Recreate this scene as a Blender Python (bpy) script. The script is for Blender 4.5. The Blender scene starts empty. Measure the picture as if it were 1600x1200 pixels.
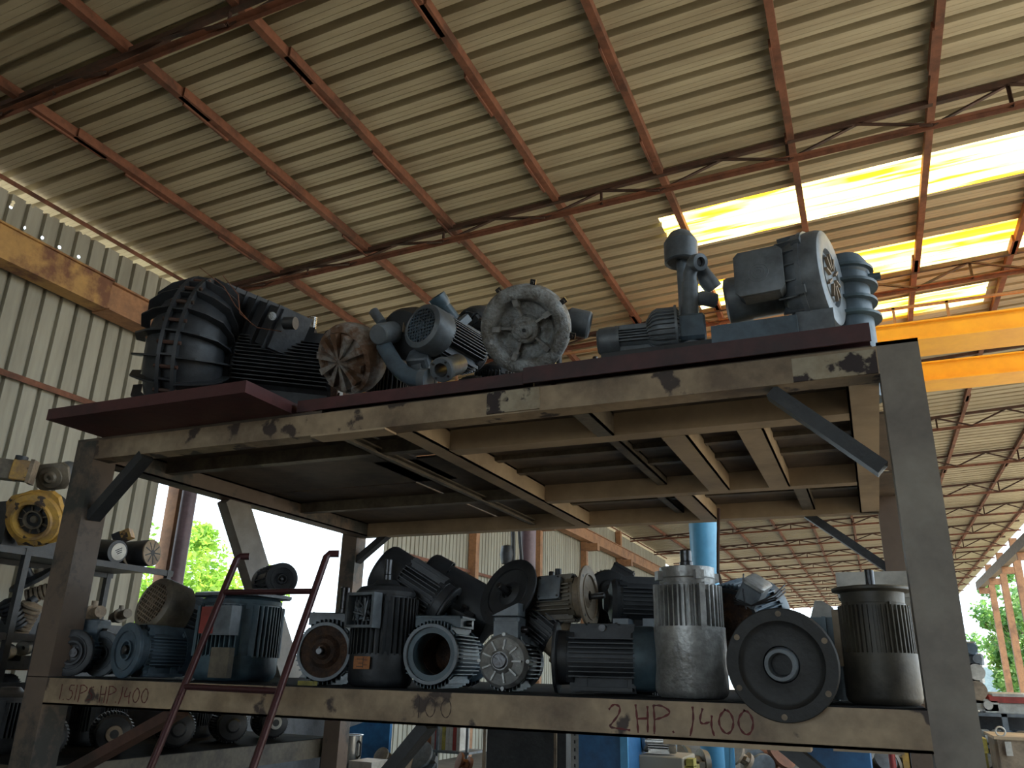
import bpy, bmesh, math, random
from mathutils import Vector, Matrix
random.seed(7)
R_ = math.radians
PI = math.pi
C = bpy.context.scene.collection
SC = bpy.context.scene
# ------------------------------------------------------------------ camera
F = 1245.0
EYE = 1.55
ROT = Matrix(((0.9177, 0.1139, 0.3805), (0.3966, -0.3203, -0.8603), (0.0239, 0.9405, -0.3391)))
ROT = ROT.to_quaternion().to_matrix()
CAM = Vector((0, 0, EYE))
cd = bpy.data.cameras.new('camera')
cam = bpy.data.objects.new('camera', cd)
C.objects.link(cam)
cam.matrix_world = Matrix.Translation(CAM) @ ROT.to_4x4()
cd.sensor_width = 36.0
cd.lens = 36.0 * F / 1600.0
cd.clip_end = 600
SC.camera = cam
# ------------------------------------------------------------------ light
SC.view_settings.view_transform = 'Standard'
SC.view_settings.look = 'None'
SC.view_settings.gamma = 1
SC.view_settings.use_curve_mapping = False
SC.view_settings.exposure = 0.92
w = bpy.data.worlds.new('sky')
SC.world = w
w.use_nodes = True
bg = w.node_tree.nodes['Background']
bg.inputs[0].default_value = (0.72, 0.88, 1.0, 1)
bg.inputs[1].default_value = 2.2
sd = bpy.data.lights.new('sun', 'SUN')
sd.energy = 10.0
sd.angle = R_(0.6)
sd.color = (1.0, 0.9, 0.72)
so = bpy.data.objects.new('sun', sd)
C.objects.link(so)
so.rotation_euler = Vector((0.30, 0.42, 0.86)).to_track_quat('Z', 'Y').to_euler()


def at(px, py, y=None, x=None, z=None):
    d = ROT @ Vector((px - 800, 600 - py, -F))
    if y is not None:
        t = y / d.y
    elif x is not None:
        t = x / d.x
    else:
        t = (z - EYE) / d.z
    return CAM + d * t


def facing(P, ang, toward):
    v = (P - CAM).normalized()
    r = ROT @ Vector((1, 0, 0))
    r = (r - v * r.dot(v)).normalized()
    u = r.cross(v)
    a = R_(ang)
    s = math.sqrt(max(0, 1 - toward * toward))
    return (-v * toward + (r * math.cos(a) + u * math.sin(a)) * s).normalized()


def frame(P, axis, up=(0, 0, 1), spin=0):
    z = Vector(axis).normalized()
    u = Vector(up)
    y = u - z * u.dot(z)
    if y.length < 1e-3:
        y = Vector((0, 1, 0)) - z * z.y
    y.normalize()
    x = y.cross(z)
    m = Matrix((x, y, z)).transposed()
    if spin:
        m = m @ Matrix.Rotation(R_(spin), 3, 'Z')
    return Matrix.Translation(Vector(P)) @ m.to_4x4()


# ------------------------------------------------------------------ materials
MATS = {}


def mat(name, col, rough=0.6, metal=0.0, col2=None, scale=6.0, lo=0.45, hi=0.65, bump=0.15, fine=0.25, stretch=None, col3=None):
    if name in MATS:
        return MATS[name]
    m = bpy.data.materials.new(name)
    m.use_nodes = True
    nt = m.node_tree
    N = nt.nodes
    L = nt.links
    b = N['Principled BSDF']
    b.inputs['Roughness'].default_value = rough
    b.inputs['Metallic'].default_value = metal
    tc = N.new('ShaderNodeTexCoord')
    mp = N.new('ShaderNodeMapping')
    if stretch:
        mp.inputs['Scale'].default_value = stretch
    L.new(tc.outputs['Object'], mp.inputs[0])
    n1 = N.new('ShaderNodeTexNoise')
    n1.inputs['Scale'].default_value = scale
    n1.inputs['Detail'].default_value = 6
    n1.inputs['Roughness'].default_value = 0.65
    L.new(mp.outputs[0], n1.inputs['Vector'])
    n2 = N.new('ShaderNodeTexNoise')
    n2.inputs['Scale'].default_value = scale * 7
    n2.inputs['Detail'].default_value = 5
    L.new(mp.outputs[0], n2.inputs['Vector'])
    r1 = N.new('ShaderNodeMapRange')
    r1.inputs[1].default_value = lo
    r1.inputs[2].default_value = hi
    L.new(n1.outputs[0], r1.inputs[0])
    mx = N.new('ShaderNodeMix')
    mx.data_type = 'RGBA'
    c2 = col2 or tuple(c * 0.55 for c in col)
    mx.inputs[6].default_value = (*col, 1)
    mx.inputs[7].default_value = (*c2, 1)
    L.new(r1.outputs[0], mx.inputs[0])
    last = mx.outputs[2]
    if col3:
        n3 = N.new('ShaderNodeTexNoise')
        n3.inputs['Scale'].default_value = scale * 1.7
        n3.inputs['Detail'].default_value = 9
        mp3 = N.new('ShaderNodeMapping')
        mp3.inputs['Location'].default_value = (3.3, 7.1, 1.9)
        L.new(mp.outputs[0], mp3.inputs[0])
        L.new(mp3.outputs[0], n3.inputs['Vector'])
        r3 = N.new('ShaderNodeMapRange')
        r3.inputs[1].default_value = 0.6
        r3.inputs[2].default_value = 0.63
        L.new(n3.outputs[0], r3.inputs[0])
        m3 = N.new('ShaderNodeMix')
        m3.data_type = 'RGBA'
        m3.inputs[7].default_value = (*col3, 1)
        L.new(last, m3.inputs[6])
        L.new(r3.outputs[0], m3.inputs[0])
        last = m3.outputs[2]
    m2 = N.new('ShaderNodeMix')
    m2.data_type = 'RGBA'
    m2.blend_type = 'MULTIPLY'
    m2.inputs[0].default_value = fine * 2
    L.new(last, m2.inputs[6])
    L.new(n2.outputs[0], m2.inputs[7])
    hs = N.new('ShaderNodeBrightContrast')
    hs.inputs['Bright'].default_value = 0.0
    L.new(m2.outputs[2], hs.inputs[0])
    L.new(hs.outputs[0], b.inputs['Base Color'])
    if bump:
        bp = N.new('ShaderNodeBump')
        bp.inputs['Strength'].default_value = bump
        bp.inputs['Distance'].default_value = 0.01
        L.new(n2.outputs[0], bp.inputs['Height'])
        L.new(bp.outputs[0], b.inputs['Normal'])
    MATS[name] = m
    return m


RUST = (0.16, 0.06, 0.03)
M_rust = mat('rusty red steel', (0.26, 0.10, 0.055), 0.75, 0, (0.12, 0.05, 0.03), 3)
M_rustdark = mat('dark rusty steel', (0.10, 0.045, 0.03), 0.75, 0, (0.05, 0.03, 0.02), 4)
M_sheet = mat('grey corrugated sheet', (0.50, 0.44, 0.31), 0.55, 0.0, (0.34, 0.285, 0.19), 1.3, 0.4, 0.7, 0.05, 0.15, stretch=(0.35, 2.5, 1))
M_wall = None
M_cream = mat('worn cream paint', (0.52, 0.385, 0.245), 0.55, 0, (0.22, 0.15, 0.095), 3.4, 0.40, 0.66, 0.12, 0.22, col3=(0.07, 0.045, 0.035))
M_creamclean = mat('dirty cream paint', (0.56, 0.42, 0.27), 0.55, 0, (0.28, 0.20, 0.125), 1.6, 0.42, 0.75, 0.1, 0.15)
M_deck = mat('matt black deck steel', (0.03, 0.03, 0.032), 1.0, 0, (0.018, 0.018, 0.02), 4)  # even near black, fully rough, with almost no specular
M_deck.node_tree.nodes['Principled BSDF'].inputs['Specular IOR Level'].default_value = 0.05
M_peel = mat('peeling cream paint', (0.50, 0.43, 0.31), 0.6, 0, (0.38, 0.30, 0.2), 5, 0.45, 0.6, 0.2, 0.2, col3=(0.035, 0.02, 0.02))
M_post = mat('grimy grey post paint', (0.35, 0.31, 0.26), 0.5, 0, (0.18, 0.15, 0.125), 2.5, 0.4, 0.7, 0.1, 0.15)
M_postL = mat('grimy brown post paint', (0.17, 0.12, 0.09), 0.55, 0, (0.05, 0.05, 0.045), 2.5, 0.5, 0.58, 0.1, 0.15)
M_maroon = mat('maroon primer steel', (0.111, 0.033, 0.036), 0.5, 0, (0.052, 0.026, 0.029), 3)
M_plate = mat('stained steel plate', (0.20, 0.15, 0.11), 0.6, 0, (0.07, 0.055, 0.045), 2.0, 0.4, 0.65)
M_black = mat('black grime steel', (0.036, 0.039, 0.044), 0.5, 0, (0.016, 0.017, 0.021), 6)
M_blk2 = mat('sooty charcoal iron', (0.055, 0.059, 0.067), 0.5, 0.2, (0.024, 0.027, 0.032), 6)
M_navy = mat('dull blue grey paint', (0.115, 0.169, 0.223), 0.45, 0.0, (0.068, 0.095, 0.121), 5)
M_teal = mat('dark teal grey paint', (0.084, 0.140, 0.175), 0.45, 0.0, (0.042, 0.063, 0.084), 5)
M_slate = mat('slate grey paint', (0.195, 0.225, 0.255), 0.45, 0.1, (0.105, 0.120, 0.135), 5)
M_alu = mat('weathered aluminium', (0.58, 0.58, 0.57), 0.38, 0.35, (0.30, 0.29, 0.28), 7, 0.4, 0.62, 0.3, 0.3)
M_corr = mat('corroded pale aluminium', (0.500, 0.525, 0.537), 0.6, 0.15, (0.250, 0.237, 0.213), 14, 0.4, 0.6, 0.9, 0.35)
M_rustalu = mat('rust stained aluminium', (0.429, 0.403, 0.377), 0.6, 0.1, (0.221, 0.117, 0.065), 9, 0.42, 0.58, 0.6, 0.3)
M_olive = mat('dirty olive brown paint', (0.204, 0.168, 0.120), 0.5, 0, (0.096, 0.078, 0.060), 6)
M_tan = mat('dusty tan casting', (0.34, 0.26, 0.18), 0.6, 0, (0.16, 0.12, 0.085), 7)
M_ochre = mat('worn ochre yellow paint', (0.62, 0.36, 0.07), 0.55, 0, (0.36, 0.22, 0.10), 5, 0.45, 0.62, 0.3, 0.2, col3=(0.06, 0.04, 0.03))
M_yell = mat('chipped yellow paint', (0.50, 0.42, 0.08), 0.6, 0, (0.2, 0.17, 0.06), 9)
M_bore = mat('rusty bore', (0.13, 0.065, 0.035), 0.8, 0.1, (0.05, 0.03, 0.025), 18, 0.4, 0.6, 0.6, 0.3)
M_shaft = mat('oily shaft steel', (0.09, 0.09, 0.095), 0.3, 0.7, (0.05, 0.04, 0.04), 8)
M_orange = mat('orange nameplate', (0.50, 0.20, 0.07), 0.55, 0, (0.28, 0.10, 0.05), 20)
M_crane = mat('crane yellow paint', (1.0, 0.50, 0.03), 0.45, 0, (0.85, 0.38, 0.03), 2, 0.4, 0.7, 0.05, 0.05)
M_runway = mat('flaking yellow runway paint', (0.60, 0.34, 0.11), 0.6, 0, (0.24, 0.10, 0.05), 2.5, 0.45, 0.6, 0.1, 0.2)
M_colb = mat('orange brown column paint', (0.50, 0.25, 0.12), 0.65, 0, (0.30, 0.15, 0.08), 3)
M_blue = mat('light blue paint', (0.10, 0.36, 0.62), 0.45, 0, (0.07, 0.26, 0.48), 3, 0.45, 0.75, 0.03, 0.1)
M_bluebox = mat('blue enamel', (0.03, 0.17, 0.40), 0.45, 0, (0.02, 0.10, 0.25), 3)
M_purple = mat('faded purple brown column paint', (0.16, 0.10, 0.12), 0.5, 0, (0.10, 0.06, 0.07), 3)
M_ladder = mat('maroon ladder paint', (0.075, 0.022, 0.025), 0.35, 0.2, (0.08, 0.025, 0.03), 6)
M_conc = mat('oil stained concrete', (0.24, 0.22, 0.19), 0.9, 0, (0.12, 0.11, 0.1), 0.7)
M_dirt = mat('pale dusty ground', (0.42, 0.37, 0.29), 0.95, 0, (0.32, 0.28, 0.22), 0.3)
M_steel = mat('shiny stainless steel', (0.55, 0.54, 0.52), 0.25, 0.8, (0.4, 0.39, 0.37), 3)
M_white = mat('dirty white plastic', (0.62, 0.60, 0.55), 0.5, 0, (0.4, 0.38, 0.34), 5)
M_redp = mat('faded red paint', (0.42, 0.05, 0.04), 0.5, 0, (0.25, 0.04, 0.03), 5)
M_leaf = mat('green leaf', (0.20, 0.42, 0.05), 0.5, 0, (0.33, 0.50, 0.07), 1.5, 0.4, 0.6, 0, 0.05)
M_leafd = mat('deep green leaf', (0.10, 0.26, 0.07), 0.5, 0, (0.20, 0.36, 0.08), 1.5, 0.4, 0.6, 0, 0.05)
M_bark = mat('grey bark', (0.22, 0.17, 0.12), 0.9, 0, (0.12, 0.09, 0.06), 5)
M_paint = mat('dark red marker paint', (0.16, 0.012, 0.01), 0.6, 0, (0.08, 0.01, 0.01), 9, bump=0)
M_paintb = mat('faded dark marker paint', (0.07, 0.04, 0.03), 0.6, 0, (0.05, 0.03, 0.02), 9, bump=0)
M_seal = mat('soot black weld stain', (0.02, 0.017, 0.015), 0.7, 0, (0.03, 0.025, 0.02), 9)
for _m in (M_leaf, M_leafd):
    nt = _m.node_tree
    b = nt.nodes['Principled BSDF']
    tr = nt.nodes.new('ShaderNodeBsdfTranslucent')
    ad = nt.nodes.new('ShaderNodeMixShader')
    ad.inputs[0].default_value = 0.45
    nt.links.new(b.inputs['Base Color'].links[0].from_socket, tr.inputs[0])
    nt.links.new(b.outputs[0], ad.inputs[1])
    nt.links.new(tr.outputs[0], ad.inputs[2])
    nt.links.new(ad.outputs[0], nt.nodes['Material Output'].inputs[0])


def skylight_mat():
    m = bpy.data.materials.new('yellowed fibreglass sheet')
    m.use_nodes = True
    nt = m.node_tree
    N = nt.nodes
    L = nt.links
    N.remove(N['Principled BSDF'])
    tr = N.new('ShaderNodeBsdfTranslucent')
    tc = N.new('ShaderNodeTexCoord')
    mp = N.new('ShaderNodeMapping')
    mp.inputs['Scale'].default_value = (0.5, 5, 1)
    n = N.new('ShaderNodeTexNoise')
    n.inputs['Scale'].default_value = 1.4
    n.inputs['Detail'].default_value = 3
    r = N.new('ShaderNodeValToRGB')
    r.color_ramp.elements[0].position = 0.42
    r.color_ramp.elements[0].color = (0.75, 0.34, 0.015, 1)
    r.color_ramp.elements[1].position = 0.56
    r.color_ramp.elements[1].color = (1.0, 0.86, 0.36, 1)
    L.new(tc.outputs['Object'], mp.inputs[0])
    L.new(mp.outputs[0], n.inputs[0])
    L.new(n.outputs[0], r.inputs[0])
    L.new(r.outputs[0], tr.inputs[0])
    L.new(tr.outputs[0], N['Material Output'].inputs[0])
    return m


M_sky = skylight_mat()


def wall_mat(holes):
    m = mat('dusty corrugated wall sheet', (0.44, 0.42, 0.34), 0.6, 0.0, (0.30, 0.28, 0.22), 1.2, 0.4, 0.7, 0.05, 0.15, stretch=(1, 2.5, 0.3))
    nt = m.node_tree
    N = nt.nodes
    L = nt.links
    geo = N.new('ShaderNodeNewGeometry')
    last = None
    for h in holes:
        d = N.new('ShaderNodeVectorMath')
        d.operation = 'DISTANCE'
        d.inputs[1].default_value = h[:3]
        L.new(geo.outputs['Position'], d.inputs[0])
        lt = N.new('ShaderNodeMath')
        lt.operation = 'LESS_THAN'
        lt.inputs[1].default_value = h[3]
        L.new(d.outputs['Value'], lt.inputs[0])
        if last is None:
            last = lt.outputs[0]
        else:
            mxm = N.new('ShaderNodeMath')
            mxm.operation = 'MAXIMUM'
            L.new(last, mxm.inputs[0])
            L.new(lt.outputs[0], mxm.inputs[1])
            last = mxm.outputs[0]
    tr = N.new('ShaderNodeBsdfTransparent')
    ms = N.new('ShaderNodeMixShader')
    L.new(last, ms.inputs[0])
    L.new(N['Principled BSDF'].outputs[0], ms.inputs[1])
    L.new(tr.outputs[0], ms.inputs[2])
    L.new(ms.outputs[0], N['Material Output'].inputs[0])
    return m


# ------------------------------------------------------------------ mesh builder
def wm(o):
    m = o.matrix_basis.copy()
    while o.parent:
        o = o.parent
        m = o.matrix_basis @ m
    return m


class MB:
    def __init__(s):
        s.v = []
        s.f = []

    def add(s, vs, fs, M=None):
        o = len(s.v)
        s.v += [tuple(M @ Vector(v)) if M is not None else tuple(v) for v in vs]
        s.f += [tuple(i + o for i in f) for f in fs]
        return s

    def box(s, c, d, M=None):
        x, y, z = (k / 2 for k in d)
        vs = [(c[0] + a * x, c[1] + b * y, c[2] + e * z) for a in (-1, 1) for b in (-1, 1) for e in (-1, 1)]
        fs = [(0, 1, 3, 2), (4, 6, 7, 5), (0, 4, 5, 1), (2, 3, 7, 6), (0, 2, 6, 4), (1, 5, 7, 3)]
        return s.add(vs, fs, M)

    def rbox(s, c, d, b=0.01, M=None):
        # box with chamfered vertical (z) edges and a soft top
        x, y, z = (k / 2 for k in d)
        b = min(b, x * 0.9, y * 0.9)
        pl = [(x - b, y), (-x + b, y), (-x, y - b), (-x, -y + b), (-x + b, -y), (x - b, -y), (x, -y + b), (x, y - b)]
        pl2 = [(p[0] * (1 - b / x * .7), p[1] * (1 - b / y * .7)) for p in pl]
        bt = min(b, z) * .7
        vs = [(c[0] + p[0], c[1] + p[1], c[2] - z) for p in pl] + [(c[0] + p[0], c[1] + p[1], c[2] + z - bt) for p in pl] + [(c[0] + p[0], c[1] + p[1], c[2] + z) for p in pl2]
        fs = [tuple(range(7, -1, -1)), tuple(range(16, 24))]
        for k in (0, 8):
            for i in range(8):
                j = (i + 1) % 8
                fs.append((k + i, k + j, k + 8 + j, k + 8 + i))
        return s.add(vs, fs, M)

    def lathe(s, prof, n=32, M=None, a0=0, a1=2 * PI):
        full = abs(a1 - a0 - 2 * PI) < 1e-6
        m = n if full else n + 1
        vs = []
        idx = []
        for r, z in prof:
            if r < 1e-6:
                idx.append([len(vs)] * m)
                vs.append((0, 0, z))
            else:
                row = []
                for i in range(m):
                    a = a0 + (a1 - a0) * i / n
                    row.append(len(vs))
                    vs.append((r * math.cos(a), r * math.sin(a), z))
                idx.append(row)
        fs = []
        for k in range(len(prof) - 1):
            A, B = idx[k], idx[k + 1]
            for i in range(n):
                j = (i + 1) % m if full else i + 1
                q = (A[i], A[j], B[j], B[i])
                u = []
                for t in q:
                    if t not in u:
                        u.append(t)
                if len(u) > 2:
                    fs.append(tuple(u))
        return s.add(vs, fs, M)

    def cyl(s, r, z0, z1, n=24, M=None, r1=None, ch=0):
        r1 = r if r1 is None else r1
        if ch:
            return s.lathe([(0, z0), (r - ch, z0), (r, z0 + ch), (r1, z1 - ch), (r1 - ch, z1), (0, z1)], n, M)
        return s.lathe([(0, z0), (r, z0), (r1, z1), (0, z1)], n, M)

    def prism(s, pts, z0, z1, M=None):
        n = len(pts)
        vs = [(p[0], p[1], z0) for p in pts] + [(p[0], p[1], z1) for p in pts]
        fs = [tuple(range(n - 1, -1, -1)), tuple(range(n, 2 * n))] + [(i, (i + 1) % n, n + (i + 1) % n, n + i) for i in range(n)]
        return s.add(vs, fs, M)

    def tube(s, pts, r, n=10, cap=True):
        pts = [Vector(p) for p in pts]
        rr = r if isinstance(r, (list, tuple)) else [r] * len(pts)
        rows = []
        prev = None
        o = len(s.v)
        for i, p in enumerate(pts):
            a = pts[max(i - 1, 0)]
            b = pts[min(i + 1, len(pts) - 1)]
            t = (b - a).normalized()
            if prev is None:
                u = t.orthogonal().normalized()
            else:
                u = (prev - t * prev.dot(t)).normalized()
            prev = u
            w_ = t.cross(u)
            rows.append(len(s.v))
            for k in range(n):
                an = 2 * PI * k / n
                s.v.append(tuple(p + (u * math.cos(an) + w_ * math.sin(an)) * rr[i]))
        for i in range(len(pts) - 1):
            for k in range(n):
                j = (k + 1) % n
                s.f.append((rows[i] + k, rows[i] + j, rows[i + 1] + j, rows[i + 1] + k))
        if cap:
            s.f.append(tuple(rows[0] + k for k in range(n - 1, -1, -1)))
            s.f.append(tuple(rows[-1] + k for k in range(n)))
        return s

    def bar(s, p0, p1, w, h, side=(0, 0, 1), kind='box', t=0.006):
        """a straight bar from p0 to p1; h measured along `side`, w across it"""
        p0 = Vector(p0)
        p1 = Vector(p1)
        d = p1 - p0
        L = d.length
        z = d / L
        u = Vector(side)
        y = (u - z * u.dot(z))
        if y.length < 1e-4:
            y = z.orthogonal()
        y.normalize()
        x = y.cross(z)
        M = Matrix.Translation(p0) @ Matrix((x, y, z)).transposed().to_4x4()
        if kind == 'box':
            s.box((0, 0, L / 2), (w, h, L), M)
        elif kind == 'L':
            s.box((0, h / 2 - t / 2, L / 2), (w, t, L), M)
            s.box((w / 2 - t / 2, -t / 2, L / 2), (t, h - t, L), M)
        elif kind == 'C':
            s.box((0, h / 2 - t / 2, L / 2), (w, t, L), M)
            s.box((0, -h / 2 + t / 2, L / 2), (w, t, L), M)
            s.box((w / 2 - t / 2, 0, L / 2), (t, h - 2 * t, L), M)
        return s

    def build(s, name, m, parent=None, smooth=True, M=None):
        me = bpy.data.meshes.new(name)
        me.from_pydata(s.v, [], s.f)
        me.validate()
        bm = bmesh.new()
        bm.from_mesh(me)
        bmesh.ops.recalc_face_normals(bm, faces=bm.faces)
        bm.to_mesh(me)
        bm.free()
        if smooth:
            me.shade_smooth()
            me.set_sharp_from_angle(angle=0.6)
        me.materials.append(m)
        o = bpy.data.objects.new(name, me)
        C.objects.link(o)
        if parent:
            o.parent = parent
        if isinstance(M, str):
            pass
        elif parent:
            o.matrix_basis = wm(parent).inverted() @ (M if M is not None else Matrix.Identity(4))
        elif M is not None:
            o.matrix_basis = M
        return o


def tag(o, label=None, cat=None, group=None, kind=None):
    if label:
        o['label'] = label
    if cat:
        o['category'] = cat
    if group:
        o['group'] = group
    if kind:
        o['kind'] = kind
    return o


def empty(name, M, label, cat, group=None):
    o = bpy.data.objects.new(name, None)
    o.empty_display_size = 0.05
    C.objects.link(o)
    if not isinstance(M, Matrix):
        M = Matrix.Translation(Vector(M))
    o.matrix_basis = M
    return tag(o, label, cat, group)


def copy_tree(o, parent=None):
    c = o.copy()
    C.objects.link(c)
    c.parent = parent
    for ch in [k for k in bpy.data.objects if k.parent == o]:
        copy_tree(ch, c)
    return c


def minz(e):
    zs = []
    todo = [e]
    while todo:
        o = todo.pop()
        if o.type == 'MESH':
            m = wm(o)
            zs.append(min((m @ v.co).z for v in o.data.vertices))
        todo += [k for k in bpy.data.objects if k.parent == o]
    return min(zs)


def settle(e, deck):
    e.location.z += deck + 0.0015 - minz(e)
    return e


def hface(P, ang, toward):
    d = facing(P, ang, toward)
    return Vector((d.x, d.y, 0)).normalized()


def struct(name, mb, m, smooth=False):
    return tag(mb.build(name, m, None, smooth), kind='structure')
# ------------------------------------------------------------------ the shed
XL = -7.5          # left wall
XR = 4.9           # open right side
Y0 = -14.0
Y1 = 62.0


def roof_z(x):
    return EYE + 4.95 + 0.05 * x


def corr(x0, x1, y0, y1, pitch=0.25, pan=0.17, rise=0.09, off=0.0, dz=0.0, nx=1):
    """corrugated roof sheet; troughs hang low, ribs stand up; with two fine creases in every pan"""
    ys = []
    k = math.floor((y0 - off) / pitch) - 1
    while True:
        b = off + k * pitch
        if b > y1 + pitch:
            break
        for dy, h in ((0, 0), (0.06, 0), (0.065, 0.004), (0.07, 0), (0.118, 0), (0.123, 0.004), (0.128, 0), (pan, 0), (pan + 0.008, rise), (pitch - 0.008, rise)):
            ys.append((b + dy, h))
        k += 1
    out = [(y0, None)] + [p for p in ys if y0 < p[0] < y1] + [(y1, None)]
    ys2 = []
    for i, (y, h) in enumerate(out):
        if h is None:
            lo = [p for p in ys if p[0] <= y]
            hi = [p for p in ys if p[0] > y]
            a, b = lo[-1], hi[0]
            h = a[1] + (b[1] - a[1]) * (y - a[0]) / (b[0] - a[0])
        ys2.append((y, h))
    xs = [x0 + (x1 - x0) * i / nx for i in range(nx + 1)]
    vs = []
    fs = []
    m = len(xs)
    for y, h in ys2:
        for x in xs:
            vs.append((x, y, roof_z(x) + h + dz))
    for i in range(len(ys2) - 1):
        for j in range(m - 1):
            a = i * m + j
            fs.append((a, a + 1, a + 1 + m, a + m))
    return MB().add(vs, fs)


SK = [(-1.7, 4.9, 7.82, 8.62), (-1.7, 4.9, 9.62, 10.4), (-1.4, 1.95, 11.25, 11.95)]
XO = XL - 0.45
mb = corr(XO, XR + 0.3, Y0, SK[0][2])
prev = SK[0][3]
mb.add(*(lambda q: (q.v, q.f))(corr(XO, SK[0][0], SK[0][2], SK[0][3])))
mb.add(*(lambda q: (q.v, q.f))(corr(XO, XR + 0.3, SK[0][3], SK[1][2])))
mb.add(*(lambda q: (q.v, q.f))(corr(XO, SK[1][0], SK[1][2], SK[1][3])))
mb.add(*(lambda q: (q.v, q.f))(corr(XO, XR + 0.3, SK[1][3], SK[2][2])))
mb.add(*(lambda q: (q.v, q.f))(corr(XO, SK[2][0], SK[2][2], SK[2][3])))
mb.add(*(lambda q: (q.v, q.f))(corr(SK[2][1], XR + 0.3, SK[2][2], SK[2][3])))
mb.add(*(lambda q: (q.v, q.f))(corr(XO, XR + 0.3, SK[2][3], Y1)))
struct('ceiling', mb, M_sheet)
for i, s_ in enumerate(SK):
    o = struct('window_%d' % (i + 1), corr(s_[0] - 0.05, s_[1], s_[2] - 0.02, s_[3] + 0.02, dz=0.004), M_sky)
# far gable closing off the roof space is open; the floor and the ground outside
mb = MB().box(((XL + XR) / 2, (Y0 + Y1) / 2, -0.05), (XR - XL + 0.6, Y1 - Y0, 0.1))
struct('floor', mb, M_conc)
mb = MB().box((0, 30, -0.16), (260, 260, 0.1))
struct('floor_ground_outside', mb, M_dirt)

# left wall
hol = [(-7.5, 4.35, 4.32), (-7.5, 4.56, 4.41), (-7.5, 4.53, 4.46), (-7.5, 4.49, 4.18), (-7.5, 4.73, 4.16), (-7.5, 4.92, 4.42), (-7.5, 4.93, 4.15), (-7.5, 5.18, 4.15), (-7.5, 4.76, 4.42), (-7.5, 4.98, 4.46), (-7.5, 5.15, 4.45), (-7.5, 5.22, 4.44)]
HOLES = []
for (px, py) in ((20, 320), (22, 316), (18, 323), (52, 322), (81, 337), (39, 355), (67, 371), (94, 386), (124, 401), (98, 349), (105, 350), (110, 351), (131, 364), (148, 360)):
    p = at(px, py, x=XL + 0.01)
    HOLES.append((p.x, p.y, p.z, 0.021))
M_wall = wall_mat(HOLES)


def wallsheet(y0, y1, z0, z1, pitch, rise=0.045, x=XL):
    vs = []
    fs = []
    y = y0
    prof = ((0, 0), (pitch * 0.74, 0), (pitch * 0.79, rise), (pitch * 0.95, rise))
    rows = []
    k = 0
    while y0 + k * pitch < y1:
        for dy, h in prof:
            rows.append((min(y0 + k * pitch + dy, y1), h))
        k += 1
    rows.append((y1, 0))
    for yy, h in rows:
        vs += [(x - h, yy, z0), (x - h, yy, z1)]
    for i in range(len(rows) - 1):
        a = 2 * i
        fs.append((a, a + 2, a + 3, a + 1))
    return MB().add(vs, fs)


ZE = EYE + 4.575
mb = wallsheet(Y0, 6.78, 0, ZE - 0.14, 0.195)
struct('wall_left', mb, M_wall)
mb = wallsheet(6.78, 11.72, 4.9, ZE - 0.14, 0.195)
mb.add(*(lambda q: (q.v, q.f))(wallsheet(11.72, 33.0, 0, ZE - 0.14, 0.15, 0.03)))
struct('wall_left.001', mb, M_wall)
struct('wall_left.002', MB().box((XL, 9.25, 0.74), (0.14, 4.9, 1.48)), M_blk2)  # low wall added as dark backing; its charcoal colour stands in for shade
mb = MB()
mb.bar((XL + 0.03, Y0, ZE - 0.07), (XL + 0.03, 33, ZE - 0.07), 0.05, 0.07, (1, 0, 0), 'L')
struct('trim_1', mb, M_rust)
for i, (zz, y0, y1) in enumerate(((EYE + 2.6, Y0, 6.7), (EYE + 1.9, 12.0, 33.0))):
    mb = MB()
    mb.bar((XL + 0.05, y0, zz), (XL + 0.05, y1, zz), 0.06, 0.05, (1, 0, 0), 'L')
    struct('trim_%d' % (i + 2), mb, M_rust)

struct('wall_back_light_block', MB().box((XL + 0.7, Y0, 3.2), (1.4, 0.1, 6.4)).box((3.3, Y0, 3.2), (3.4, 0.1, 6.4)).box((-2.2, Y0, 5.9), (8.0, 0.1, 1.0)), M_wall)  # unseen rear wall, added to cut light from behind, gap left for fill
struct('wall_right_light_block', wallsheet(Y0, 1.0, 0, EYE + 5.1, 0.195, -0.03, XR + 0.1), M_wall)  # unseen near wall, added to block light from the side
# crane runway along the left wall on brackets
rw = empty('crane_runway_beam', (XL + 0.35, 0, 0), 'rusty yellow crane runway beam running along the corrugated wall', 'beam')
mb = MB().box((XL + 0.22, -4.2, EYE + 3.74), (0.2, 19.2, 0.34))
mb.box((XL + 0.22, -4.2, EYE + 3.905), (0.26, 19.2, 0.02))
mb.build('beam_section', M_runway, rw)
mb = MB().box((XL + 0.22, 19.2, EYE + 3.72), (0.17, 27.6, 0.30))
mb.box((XL + 0.22, 19.2, EYE + 3.88), (0.26, 27.6, 0.02))
mb.box((XL + 0.22, 19.2, EYE + 3.57), (0.26, 27.6, 0.02))
mb.build('beam_section', M_colb, rw)

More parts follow.
